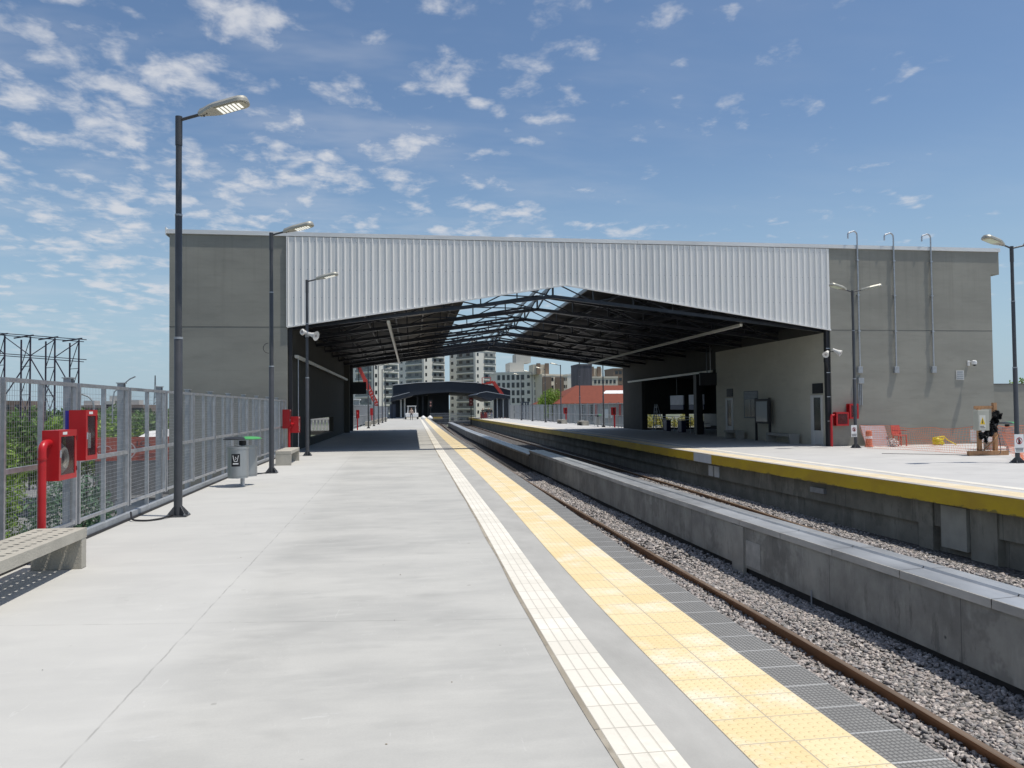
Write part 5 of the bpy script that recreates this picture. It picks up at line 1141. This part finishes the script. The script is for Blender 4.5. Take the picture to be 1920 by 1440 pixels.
# greenery and yellow machine seen through the entrance bay
prt=[]
for i in range(9): prt.append(((20.6+i*.75,64.5+r.uniform(-.5,.5),.15+r.uniform(-.15,.35)),(.7,.8,.6),700,.14))
t=thing('hedge',(23,64,-6.4),'sunlit yellow green hedge outside the far wall of the entrance bay','hedge'); leaves('foliage',prt,leafmat('foliage_yellow',(.26,.27,.06,1),(.42,.38,.12,1)),t,8)
MB().box(20.2,27.5,63.6,66,-6.4,-.15).build('planter',mat('planter_render',(.42,.41,.36),.9,var=.1),t)
# pale railing outside the low window band on the left wall
t=thing('balustrade',(-5.5,63.5,0),'sunlit white balustrade seen through the low window band of the left hall wall','balustrade')
for k in range(15): MB().box(-7.6+k*.26,-7.46+k*.26,63.4,63.55,.0,.80).build('baluster',M_WHITE,t,bevel=.02)
MB().box(-7.7,-3.7,63.36,63.6,.802,.93).build('handrail',M_WHITE,t)
MB().box(-7.8,-3.1,62,64.2,-.3,-.003).build('ledge',M_CONC,t)
# ------------------------------------------------------------------ beyond the hall
labs=['nearest lamp post on the left platform beyond the hall','second lamp post on the left platform beyond the hall','third lamp post on the left platform beyond the hall','fourth lamp post on the left platform beyond the hall','fifth lamp post on the left platform beyond the hall']
for k,l in enumerate(labs): y=68+k*8.3; lamp(FL2(y)+1.1,y,0,l,group='far lamp posts')
labs=['nearest lamp post on the right platform beyond the hall','second lamp post on the right platform beyond the hall','third lamp post on the right platform beyond the hall','fourth lamp post on the right platform beyond the hall','fifth lamp post on the right platform beyond the hall','farthest lamp post on the right platform beyond the hall']
for k,l in enumerate(labs): y=65.5+k*8.3; lamp(18.1,y,-.12,l,dirs=((-1,.0),),group='far lamp posts',lit=False)
for k in range(5):
    y=76+k*9; bench(FL2(y)+.3,FL2(y)+.85,y,y+2.2,0,['nearest','second','third','fourth','farthest'][k]+' concrete bench along the far left platform beyond the hall')
for k in range(2):
    y=72+k*9; bench(17.9,18.5,y,y+2.2,-.12,['nearer','farther'][k]+' concrete bench along the far right platform fence')
t=thing('site_cabin',(-2.2,80,0),'pale site cabin at the left of the far platform, behind a red cabinet','cabin')
MB().box(-4.9,-2.6,79,82,0,2.5).build('wall',mat('cabin_pale',(.42,.45,.43),.6,var=.05),t); MB().box(-5.0,-2.5,78.9,82.1,2.502,2.62).build('roof',M_WHITE,t)
mb=MB(); [mb.box(-4.8+.35*k,-4.76+.35*k,78.975,78.998,.1,2.4) for k in range(7)]; mb.build('wall_rib',M_GALVP,t)
t=thing('hose_cabinet',(-2.1,63,0),'dark red hose cabinet on a post just beyond the far left end of the hall','fire cabinet','red fire cabinets')
cabinet(t,-2.30,-2.08,63,63.5,.9,1.55,'hose'); riser(t,-2.2,62.9,1.3,0,-2.2,63.05)
t=thing('extinguisher_cabinet',(-1.4,86,0),'small red cabinet on the far left fence beyond the cabin','fire cabinet','red fire cabinets')
cabinet(t,-1.68,-1.4,86,86.4,.95,1.7,'ext'); MB().cyl(-1.5,85.95,0,1.0,.06,10).build('post',M_RED,t)
for (px,py,lab) in ((1071,772,'red cabinet on the far right fence, farther one'),(1152,774,'red cabinet on the far right fence, nearer one by the hall')):
    y=82 if px==1071 else 64; p=P3(px,py,y); t=thing('extinguisher_cabinet',(18.5,y,-.12),lab,'fire cabinet','red fire cabinets')
    cabinet(t,18.4,18.75,y,y+.3,.9,1.55,'ext','-y'); MB().cyl(18.6,y-.06,-.12,.9,.07,10).build('post',M_RED,t)
bin_(18.0,66.0+1.0,-.12,'twin litter bin with green lid on the far right platform, near the hall',signon=False)
# small worker and white cart at the end of the left platform
def person(x,y,z,h,label,top,legs,seed=0,face=0):
    "standing figure grown from a skinned skeleton"
    t=thing('person',(x,y,z),label,'person')
    s=h/1.75; me=bpy.data.meshes.new('body')
    J=[(0,0,.95),(0,0,1.15),(0,0,1.38),(0,-.01,1.50),(0,-.02,1.62),(0,-.01,1.74),(.10,0,.90),(.12,-.04,.50),(.13,.02,.08),(.13,-.12,.03),(-.10,0,.90),(-.12,.05,.50),(-.15,.10,.08),(-.15,-.03,.03),(.19,0,1.40),(.26,-.03,1.12),(.24,-.16,.92),(.24,-.21,.84),(-.19,0,1.40),(-.27,.02,1.12),(-.28,-.06,.88),(-.28,-.09,.79)]
    R=[.14,.13,.15,.055,.095,.07,.09,.065,.045,.04,.09,.065,.045,.04,.06,.045,.035,.04,.06,.045,.035,.04]
    Ed=[(0,1),(1,2),(2,3),(3,4),(4,5),(0,6),(6,7),(7,8),(8,9),(0,10),(10,11),(11,12),(12,13),(2,14),(14,15),(15,16),(16,17),(2,18),(18,19),(19,20),(20,21)]
    me.from_pydata([(a*s,b*s,c*s) for a,b,c in J],Ed,[]); o=bpy.data.objects.new('body',me); COL.objects.link(o)
    md=o.modifiers.new('skin','SKIN'); sl=me.skin_vertices[0].data
    for i,rr in enumerate(R): sl[i].radius=(rr*s,rr*s*.85); sl[i].use_root=(i==0)
    o.modifiers.new('sub','SUBSURF').levels=1
    dg=bpy.context.evaluated_depsgraph_get(); m2=bpy.data.meshes.new_from_object(o.evaluated_get(dg)); bpy.data.objects.remove(o)
    skin=mat('skin',(.38,.22,.15),.6); tp=mat('cloth_'+top[0],top[1],.8); lg=mat('cloth_'+legs[0],legs[1],.8); hr=mat('dark_hair',(.02,.015,.012),.7)
    for m_ in (skin,tp,lg,hr): m2.materials.append(m_)
    for p in m2.polygons:
        c=p.center/s; p.use_smooth=True
        p.material_index=3 if c.z>1.70 or (c.z>1.60 and c.y>.02) else (0 if c.z>1.47 else (2 if c.z<.98 and abs(c.x)<.21 else (0 if abs(c.x)>.2 and c.z<1.0 else 1)))
        if c.z<.07: p.material_index=3
    m2.transform(Matrix.Rotation(face,4,'Z')); o=bpy.data.objects.new('body',m2); COL.objects.link(o); o.parent=t; return t
q=onz(771.5,784.5); sc=116/q.y
pp=P3(771.5,783,112); person(pp.x,112,0,1.72,'distant worker in pale top and dark trousers walking on the far left platform',('pale',(.45,.34,.28)),('dark',(.05,.05,.06)))
vx=P3(772,775,122).x
t=thing('utility_cart',(vx,122,0),'small white utility cart at the far end of the left platform, behind the worker','cart')
mb=MB(); mb.box(vx-.95,vx+.95,121.4,123.6,.35,.95); mb.build('body',M_WHITE,t,bevel=.05)
[MB().bar((vx+s*.6,a_,.95),(vx+s*.52,b_,1.95),.10).build('cab_post',M_WHITE,t) for s in (-1,1) for a_,b_ in ((121.6,121.8),(122.8,122.7))]; MB().box(vx-.7,vx+.7,121.6,122.9,1.95,2.05).build('roof',M_WHITE,t); MB().box(vx-.5,vx+.5,121.75,121.8,.98,1.9).build('windscreen',M_DKG,t)
for s in (-1,1):
    for yy in (121.8,123.1): MB().prism([(yy+.30*math.cos(a),.31+.30*math.sin(a)) for a in np.linspace(0,2*math.pi,16,endpoint=False)],'x',vx+s*.9-.1,vx+s*.9+.1).build('wheel',M_BLACK,t)
for i,dx in enumerate((1.7,2.7)):
    t=thing('rubble_bag',(vx+dx,121,0),['white rubble sack beside the cart, nearer to it','white rubble sack beside the cart, farther right'][i],'sack'); MB().lathe(vx+dx,121,[(.38,.0),(.42,.12),(.33,.35),(.16,.46),(.10,.55)],10).build('sack',M_WHITE,t,smooth=True)
# far canopy
CY=150
def pxpoly(pts,Y): return [(P3(a,b,Y).x,P3(a,b,Y).z) for a,b in pts]
M_FC=mat('far_canopy_steel',(.024,.03,.042),.55,.2,var=.1,scale=.6)
t=thing('far_canopy',(P3(845,780,CY).x,CY,-1),'dark curved canopy hall of the station far down the tracks','canopy')
MB().prism(pxpoly([(737,722),(780,718),(845,715.5),(893,718),(925,723),(957,732),(957,744),(925,741),(893,738),(845,735),(800,738),(760,743),(737,747)],CY),'y',CY,CY+30).build('canopy_shell',M_FC,t)
MB().prism(pxpoly([(735,721.5),(780,717.2),(845,714.6),(893,717),(925,722),(958,731),(957,732),(925,723),(893,718),(845,715.5),(780,718),(737,722.5)],CY),'y',CY-.2,CY+.6).build('edge_flashing',M_CAP,t)
a=P3(803,780,CY+12); b=P3(842,780,CY+12); MB().box(a.x,b.x,CY+12,CY+14,-1.3,P3(820,734,CY+12).z).build('pier_wall',M_FC,t)
a=P3(735,780,CY+28); b=P3(803,780,CY+28); MB().box(a.x,b.x,CY+28,CY+29,-1.3,P3(760,738,CY+28).z).build('rear_wall',M_FC,t)
for px in (741,752,759,783,793): a=P3(px,780,CY+4); MB().box(a.x-.15,a.x+.15,CY+4,CY+4.3,-1.3,P3(px,742,CY+4).z).build('column',M_FC if px not in (752,759) else M_WHITE,t)
LY=132
t=thing('platform_shelter',(P3(765,780,LY).x,LY,0),'low dark shelter roof below the left side of the far canopy','shelter')
MB().prism(pxpoly([(733,745),(768,735.5),(775,742),(760,746),(733,752)],LY),'y',LY,LY+18).build('roof',M_FC,t); MB().prism(pxpoly([(733,744.4),(768,735),(768,736),(733,745.4)],LY),'y',LY-.1,LY+.1).build('roof_edge',M_GALV,t)
a=P3(735,780,LY+2); MB().box(a.x-.1,a.x+.1,LY+2,LY+2.2,0,P3(735,747,LY).z).build('column',M_FC,t); a=P3(744,780,LY+8); MB().box(a.x-1.2,a.x-.2,LY+8,LY+8.5,0,2.4).build('wall_panel',mat('blue_grey_panel',(.07,.085,.12),.6),t)
RY=128
t=thing('platform_shelter',(P3(925,780,RY).x,RY,0),'dark shelter with hooked roof edge at the far end of the right platform','shelter')
MB().prism(pxpoly([(893,740),(899,737),(912,734.5),(957,742.5),(957,748),(932,746.5),(921,752),(905,746),(894,743)],RY),'y',RY,RY+14).build('roof',M_FC,t)
MB().prism(pxpoly([(893,739.4),(899,736.2),(912,733.6),(957,741.6),(957,742.6),(912,734.7),(899,737.2),(894,740)],RY),'y',RY-.1,RY+.15).build('roof_edge',M_GALV,t)
a=P3(928,780,RY+10); b=P3(957,780,RY+10); MB().box(a.x,b.x,RY+10,RY+10.4,-.12,P3(940,747,RY+10).z).build('rear_wall',M_FC,t)
for k in range(6): a=P3(927+k*5.6,780,RY+1); MB().box(a.x-.09,a.x+.09,RY+1,RY+1.2,-.12,P3(927+k*5.6,746,RY+1).z).build('column',M_GALVP if k%2 else M_FC,t)
a=P3(902,780,RY-2); t=thing('red_barrier',(a.x,RY-2,-.12),'dark red barrier panel at the foot of the far right shelter','barrier'); MB().box(a.x-.1,a.x+1.1,RY-2,RY-1.8,.0,.95).build('panel',mat('dark_red',(.16,.02,.02),.6),t); MB().box(a.x,a.x+.1,RY-2.2,RY-1.6,-.12,0).build('foot',M_BLACK,t)
for i,(px,lab,tp,lg) in enumerate(((905,'waiting person in black at the far right shelter, leftmost of three',('black',(.015,.015,.018)),('navy',(.03,.035,.06))),(915,'waiting person in grey blue trousers at the far right shelter, middle of three',('black',(.015,.015,.018)),('greyblue',(.16,.17,.24))),(921,'waiting person at the far right shelter, rightmost of three',('black',(.015,.015,.018)),('greyblue',(.16,.17,.24))))):
    a=P3(px,780,RY-3); person(a.x,RY-3.2,-.12,1.72,lab,tp,lg,face=.4*i)
# signals
for i,(px,ty,by,Y,lab) in enumerate(((883,747,778,140,'dark red signal mast left of the far right shelter'),(807,751,770,143,'red and white signal light in front of the far canopy pier'))):
    a=P3(px,ty,Y); t=thing('signal_post',(a.x,Y,-1.3),lab,'signal'); MB().cyl(a.x,Y,-1.3,a.z,.09,10).build('post',M_BLACK,t)
    MB().box(a.x-.35,a.x+.35,Y-.3,Y-.1,a.z-1.3,a.z+.1).build('signal_head',mat('dark_red',(.16,.02,.02),.6) if i==0 else M_BLACK,t)
    for k in range(2): MB().cyl(a.x,Y-.34,a.z-.35-.55*k-.13,a.z-.35-.55*k+.13,.13,12).build('lamp_lens',mat('signal_lens',(.55,.3,.25),.3),t)
# boom lifts
MBR=mat('crane_red',(.50,.05,.035),.45)
def boom(pts,Y,w,label,letters=False):
    P=[P3(a,b,Y) for a,b in pts]; t=thing('boom_lift',(P[-1].x,Y,G),label,'boom lift','red boom lifts')
    for i in range(len(P)-1): MB().bar(P[i],P[i+1],w*(1-.22*(len(P)-2-i)),w*(1-.22*(len(P)-2-i))*1.3,up=(0,1,0)).build('boom_section',MBR,t)
    b=P[-1]; MB().bar(b,(b.x+.2,Y+.3,G+2.2),w*1.1).build('tower_boom',MBR,t); MB().box(b.x-1.5,b.x+1.5,Y-.9,Y+1.2,G+1.0,G+2.3).build('turret',MBR,t,bevel=.1)
    for s in (-1,1):
        for k in (-1,1): MB().prism([(Y+k*1.1+.5*math.cos(q),G+.52+.5*math.sin(q)) for q in np.linspace(0,2*math.pi,16,endpoint=False)],'x',b.x+s*1.3-.2,b.x+s*1.3+.2).build('wheel',M_BLACK,t)
    if letters:
        mb=MB(); d=(P[-1]-P[-2]).normalized(); n=d.cross(Vector((0,1,0))).normalized()
        for k in range(7): c=P[-2]+d*(1.6+.42*k)+Vector((0,-w*.8,0)); mb.bar(c-n*.16,c+n*.16,.12,.02,up=(0,1,0))
        mb.build('lettering',mat('pale_red_lettering',(.6,.4,.4),.5),t)
    a=P[0]; MB().box(a.x-.8,a.x+.8,Y-.5,Y+.5,a.z-.1,a.z+.02).build('basket_floor',MBR,t)
    mb=MB(); [mb.bar((a.x+s*.78,Y+k*.45,a.z),(a.x+s*.78,Y+k*.45,a.z+1.1),.07) for s in (-1,1) for k in (-1,1)]; mb.bar((a.x-.8,Y-.45,a.z+1.1),(a.x+.8,Y-.45,a.z+1.1),.07); mb.build('basket_rail',MBR,t)
boom([(672,686),(684,712),(706,758)],112,.62,'red boom lift slanting down beside the left end of the hall, with pale lettering',True)
boom([(912,719),(925,716),(943,742)],147,.55,'orange red boom lift working over the far canopy roof')
# ------------------------------------------------------------------ buildings beyond
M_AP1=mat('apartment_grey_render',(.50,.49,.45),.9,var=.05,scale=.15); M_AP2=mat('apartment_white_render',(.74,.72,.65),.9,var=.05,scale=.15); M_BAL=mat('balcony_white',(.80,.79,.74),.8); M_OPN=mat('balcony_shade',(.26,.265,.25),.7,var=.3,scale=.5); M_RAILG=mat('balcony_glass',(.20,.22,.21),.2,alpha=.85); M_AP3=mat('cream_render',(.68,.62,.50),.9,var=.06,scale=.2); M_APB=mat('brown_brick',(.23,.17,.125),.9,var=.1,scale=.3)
def face(t,p0,p1,z0,z1,fl,items,th=.0):
    "facade features on the vertical plane p0-p1 (xy)"
    p0=Vector((*p0,0)); p1=Vector((*p1,0)); d=(p1-p0); Ln=d.length; d/=Ln; n=Vector((d.y,-d.x,0))  # outward: towards -Y for left-to-right
    def slab(u0,u1,za,zb,o0,o1,nm,m):
        a=p0+d*u0*Ln; b=p0+d*u1*Ln
        return MB().hexa([a+n*o0+Vector((0,0,za)),b+n*o0+Vector((0,0,za)),b+n*o1+Vector((0,0,za)),a+n*o1+Vector((0,0,za)),a+n*o0+Vector((0,0,zb)),b+n*o0+Vector((0,0,zb)),b+n*o1+Vector((0,0,zb)),a+n*o1+Vector((0,0,zb))]).build(nm,m,t)
    for f in fl:
        for it in items:
            u0,u1,kd=it
            if kd=='w': 
                w=slab(u0,u1,f+1.0,f+2.3,.02,.06,'window',M_WIN)
            elif kd=='W': slab(u0,u1,f+.5,f+2.4,.02,.06,'window',M_WIN)
            elif kd=='b':
                b=slab(u0-.01,u1+.01,f-.05,f+.28,.02,.55,'balcony',M_BAL)
                slab(u0,u1,f+.22,f+2.6,.02,.06,'balcony_recess',M_OPN)  # flat sheet for the open recess, shade put into its colour
                for q in range(2): slab(u0+(u1-u0)*(.12+.45*q),u0+(u1-u0)*(.33+.45*q),f+.22,f+2.3,.065,.09,'pane',M_WIN)
                slab(u0,u1,f+.30,f+1.1,.45,.50,'balustrade',M_RAILG)
def block(name,label,foot,zt,m,faces,extra=None):
    cx=sum(p[0] for p in foot)/len(foot); cy=sum(p[1] for p in foot)/len(foot)
    t=thing(name,(cx,cy,G),label,'building'); MB().prism([tuple(p) for p in foot],'z',G,zt).build('wall',m,t)
    r=.3; MB().prism([(cx+(p[0]-cx)*1.02,cy+(p[1]-cy)*1.02) for p in foot],'z',zt+.01,zt+.6).build('parapet',m,t)
    for (i,j,fl,items) in faces: face(t,foot[i],foot[j],G,zt,fl,items)
    return t
TYD=330
def X(px,Y): return P3(px,700,Y).x
def Z(px,py,Y): return P3(px,py,Y).z
def tower(pl,pc,pr,topy,label,n=11,Y=TYD):
    c=(X(pc,Y),Y); l=(X(pl,Y+16),Y+16); r_=(X(pr,Y+9),Y+9); bk=(l[0]+r_[0]-c[0],l[1]+r_[1]-c[1])
    zt=Z(pc,topy,Y); fl=[zt-3.0*(k+1) for k in range(n)]
    t=block('apartment_tower',label,[l,c,r_,bk],zt,M_AP2,[(0,1,fl,[(.06,.15,'w'),(.30,.92,'b')]),(1,2,fl,[(.06,.14,'w'),(.40,.95,'b')])])
    t['group']='apartment towers'
    MB().box(c[0]-3,c[0]+3,Y+6,Y+12,zt+.7,zt+4).build('rooftop_room',M_AP1,t); MB().box(c[0]-1,c[0]+1,Y+7,Y+9,zt+4.01,zt+5.5).build('water_tank',M_AP1,t)
    return t
tower(843,892,930,658,'right one of the two tall apartment towers framed by the hall roof',12)
tower(748,795,834,655,'middle tall apartment tower, left of the taller right one',12)
tower(655,700,748,650,'left apartment tower beside the slanting red boom',12,Y=290)
# mid-rise grid building
Y=300; a,b=(X(930,Y),Y),(X(1016,Y-8),Y-8); zt=Z(975,701,Y)
fl=[zt-2.9*(k+1) for k in range(7)]
t=block('apartment_block','white mid rise block with a grid of dark windows right of the towers',[a,b,(b[0]+3,b[1]+18),(a[0],a[1]+18)],zt,M_AP2,[(0,1,fl,[(.03+.105*k,.03+.105*k+.062,'W') for k in range(6)]+[(.68,.74,'w'),(.84,.97,'W')])])
MB().box(X(958,Y),X(985,Y),Y+3,Y+14,zt+.62,zt+4.5).build('rooftop_room',M_AP1,t); MB().box(X(972,Y),X(1000,Y),Y+5,Y+14,zt+4.52,zt+8).build('rooftop_room',M_AP1,t)
Y=280; a,b=(X(1016,Y),Y),(X(1055,Y+6),Y+6); zt=Z(1030,704,Y); fl=[zt-2.9*(k+1) for k in range(7)]
t=block('apartment_block','cream block with brown brick bands beside the white grid block',[a,b,(b[0]+2,b[1]+16),(a[0],a[1]+16)],zt,M_AP3,[(0,1,fl,[(.05,.35,'b'),(.45,.55,'w'),(.65,.95,'b')])])
for u0,u1 in ((.02,.38),(.62,.98)):
    xa=a[0]+(b[0]-a[0])*u0; xb=a[0]+(b[0]-a[0])*u1; MB().box(xa,xb,Y-.0+6*u0-.3,Y+6*u1,G,zt-.5).build('brick_band',M_APB,t)
MB().box(X(1000,Y+5),X(1030,Y+5),Y+6,Y+14,zt+.62,Z(1010,683,Y+5)).build('rooftop_room',M_AP3,t)
for px in (1010,1026): MB().box(X(px,Y+5)-.7,X(px,Y+5)+.7,Y+5,Y+5.9,zt+.7,Z(px,681,Y+5)).build('chimney',M_APB,t)
Y=310
for (pa,pb,ty,m,lab,nm) in ((1052,1064,705,M_AP3,'narrow cream block between the lamp posts',3),(1063,1076,704,M_AP2,'white blank ended block left of the dark slab',0),(1076,1086,702,M_AP1,'grey block close behind the dark slab',3)):
    a,b=(X(pa,Y),Y),(X(pb,Y),Y); zt=Z(pa,ty,Y); fl=[zt-2.9*(k+1) for k in range(5)]
    block('apartment_block',lab,[a,b,(b[0],Y+14),(a[0],Y+14)],zt,m,[(0,1,fl,[(.15+.27*k,.32+.27*k,'w') for k in range(nm)])] if nm else []); Y+=12
Y=250; a,b=(X(1084,Y),Y),(X(1110,Y),Y)
t=block('dark_slab_tower','dark grey windowless slab tower behind the red roofed shed',[a,b,(b[0],Y+10),(a[0],Y+10)],Z(1095,686,Y),mat('dark_slab',(.10,.095,.11),.7,var=.3,scale=.4,stretch=(3,1,.3)),[])
Y=275; a,b=(X(1110,Y),Y),(X(1158,Y),Y); zt=Z(1130,709,Y); fl=[zt-2.9*(k+1) for k in range(4)]
t=block('apartment_block','cream block with chimneys right of the dark slab tower',[a,b,(b[0],Y+14),(a[0],Y+14)],zt,M_AP3,[(0,1,fl,[(.08+.15*k,.17+.15*k,'w') for k in range(6)])])
MB().box(X(1108,Y),X(1131,Y),Y+2,Y+10,zt+.62,Z(1120,690,Y)).build('rooftop_room',M_AP3,t)
for px in (1112,1125): MB().box(X(px,Y)-.6,X(px,Y)+.6,Y+1,Y+1.9,zt+.7,Z(px,687,Y)).build('chimney',M_APB,t)
Y=330; a,b=(X(1150,Y),Y),(X(1185,Y),Y); zt=Z(1160,693,Y); fl=[zt-2.9*(k+1) for k in range(6)]
block('apartment_block','brownish block farthest right under the hall roof edge',[a,b,(b[0],Y+14),(a[0],Y+14)],zt,M_APB,[(0,1,fl,[(.1+.2*k,.25+.2*k,'w') for k in range(4)])])
# red roofed shed
Y=130; t=thing('red_roofed_shed',(X(1120,Y),Y,G),'long shed with a dull red hipped roof behind the right platform fence','shed')
e0,e1=P3(1043,757,Y),P3(1240,757,Y); r0,r1=P3(1080,723,Y+12),P3(1240,721,Y+12); zz=e0.z
mrf=mat('red_sheet_roof',(.17,.042,.022),.95,var=.12,scale=.8,stretch=(4,1,1))
MB().hexa([(e0.x,Y,zz),(e1.x,Y,zz),(e1.x,Y+24,zz),(e0.x,Y+24,zz),(r0.x,Y+11.8,r0.z),(r1.x,Y+11.8,r0.z),(r1.x,Y+12.2,r0.z),(r0.x,Y+12.2,r0.z)]).build('roof',mrf,t)
s0,s1=P3(1131,737.5,Y+5.6),P3(1240,737.5,Y+5.6)
f=lambda u,x0,x1:[(x0,Y+12*u,zz+(r0.z-zz)*u+.06),(x1,Y+12*u,zz+(r0.z-zz)*u+.06)]
A=f(.50,s0.x,s1.x); B=f(.68,s0.x+1.2,s1.x); MB().poly([A[0],A[1],B[1],B[0]]).build('skylight',M_WHITE,t,fix=False)
MB().box(e0.x+.6,e1.x,Y+.6,Y+23,G,zz-.01).build('wall',mat('shed_wall',(.36,.37,.37),.8,var=.15,scale=.5),t)
for k,(pa,pb,c) in enumerate(((1090,1096,'w'),(1100,1104,'r'),(1108,1113,'w'),(1116,1121,'r'),(1130,1150,'W'),(1158,1166,'r'))):
    a,b=X(pa,Y),X(pb,Y); MB().box(a,b,Y+.52,Y+.597,.0 if c!='W' else -.3,2.0 if c!='W' else 1.2).build('window' if c=='w' else 'painted_panel',M_WIN if c=='w' else (mat('sign_red',(.5,.05,.04),.6) if c=='r' else M_WHITE),t)
q=P3(1110,784,Y); text_mesh('lettering','RIBEIR',1.35,mat('grey_letter_paint',(.17,.17,.18),.8),(q.x,Y+.50,q.z),FACE_CAM,t)
tree((X(1030,135),135,G),10,[((X(1027,135),135,2.2),(1.9,2,2.2),2600,.3),((X(1038,135),136,2.6),(2.1,2,2.4),2600,.3),((X(1020,134),134,1.3),(1.5,1.6,1.8),1500,.3)],M_LF1,'small green tree between the far lamp posts and the red roofed shed',71)
t=thing('metal_gate',(X(984,116),116,-.12),'dark double gate panel at the far end of the right platform fence','gate')
for pa,pb in ((976,981),(984,986),(988,991)): MB().box(X(pa,116),X(pb,116),116,116.1,-.12,2.3).build('leaf',mat('gate_navy',(.03,.04,.06),.6),t)
MB().box(X(975,116),X(992,116),115.98,116.12,2.302,2.45).build('lintel',MATS['gate_navy'],t)
t=thing('hoarding',(X(965,121),121,-.12),'grey boarding closing the far end of the right platform','hoarding')
for k in range(8): a=X(956+k*8,121)-.02; b=X(964+k*8,121)-.08; MB().box(a,b,121,121.08,-.3,2.05).build('board',mat('hoarding_grey',(.30,.31,.31),.8,var=.1),t)
t=thing('end_fence',(X(850,142),142,-1.3),'pale low wire fence across the tracks before the far canopy','fence')
a,b=X(806,142),X(880,142); mb=MB(); n=34
for k in range(n+1): x=a+(b-a)*k/n; mb.bar((x,142,-1.3),(x,142,.75),.05)
for z in (-.9,-.2,.3,.75): mb.bar((a,142,z),(b,142,z),.05)
mb.build('wire_panel',M_GALV,t)
# yellow tipped buffer edge at the end of the left platform
t=thing('buffer_edge',(X(827,148),148,-.2),'short yellow edge board where the left platform ends','edge board'); MB().box(X(812,150),X(829,150),150.05,152,-.45,.02).build('board',M_YEL,t)

r=random.Random(99)
for k in range(18):
    x=r.uniform(-3.2,1.0); y=2.6+12*r.random()**1.6; a=r.uniform(0,6.28); q=r.uniform(.003,.008)
    t=MB().lathe(x,y,[(q,.0015),(q*.9,q*.5),(q*.3,q*.8)],5).build('mortar_crumb',M_GAP if k%3 else M_CONC); tag(t,'tiny mortar crumbs scattered on the near left platform','crumb','mortar crumbs on the platform')
# expansion joint between guide strip and platform, tie bolts along the low wall
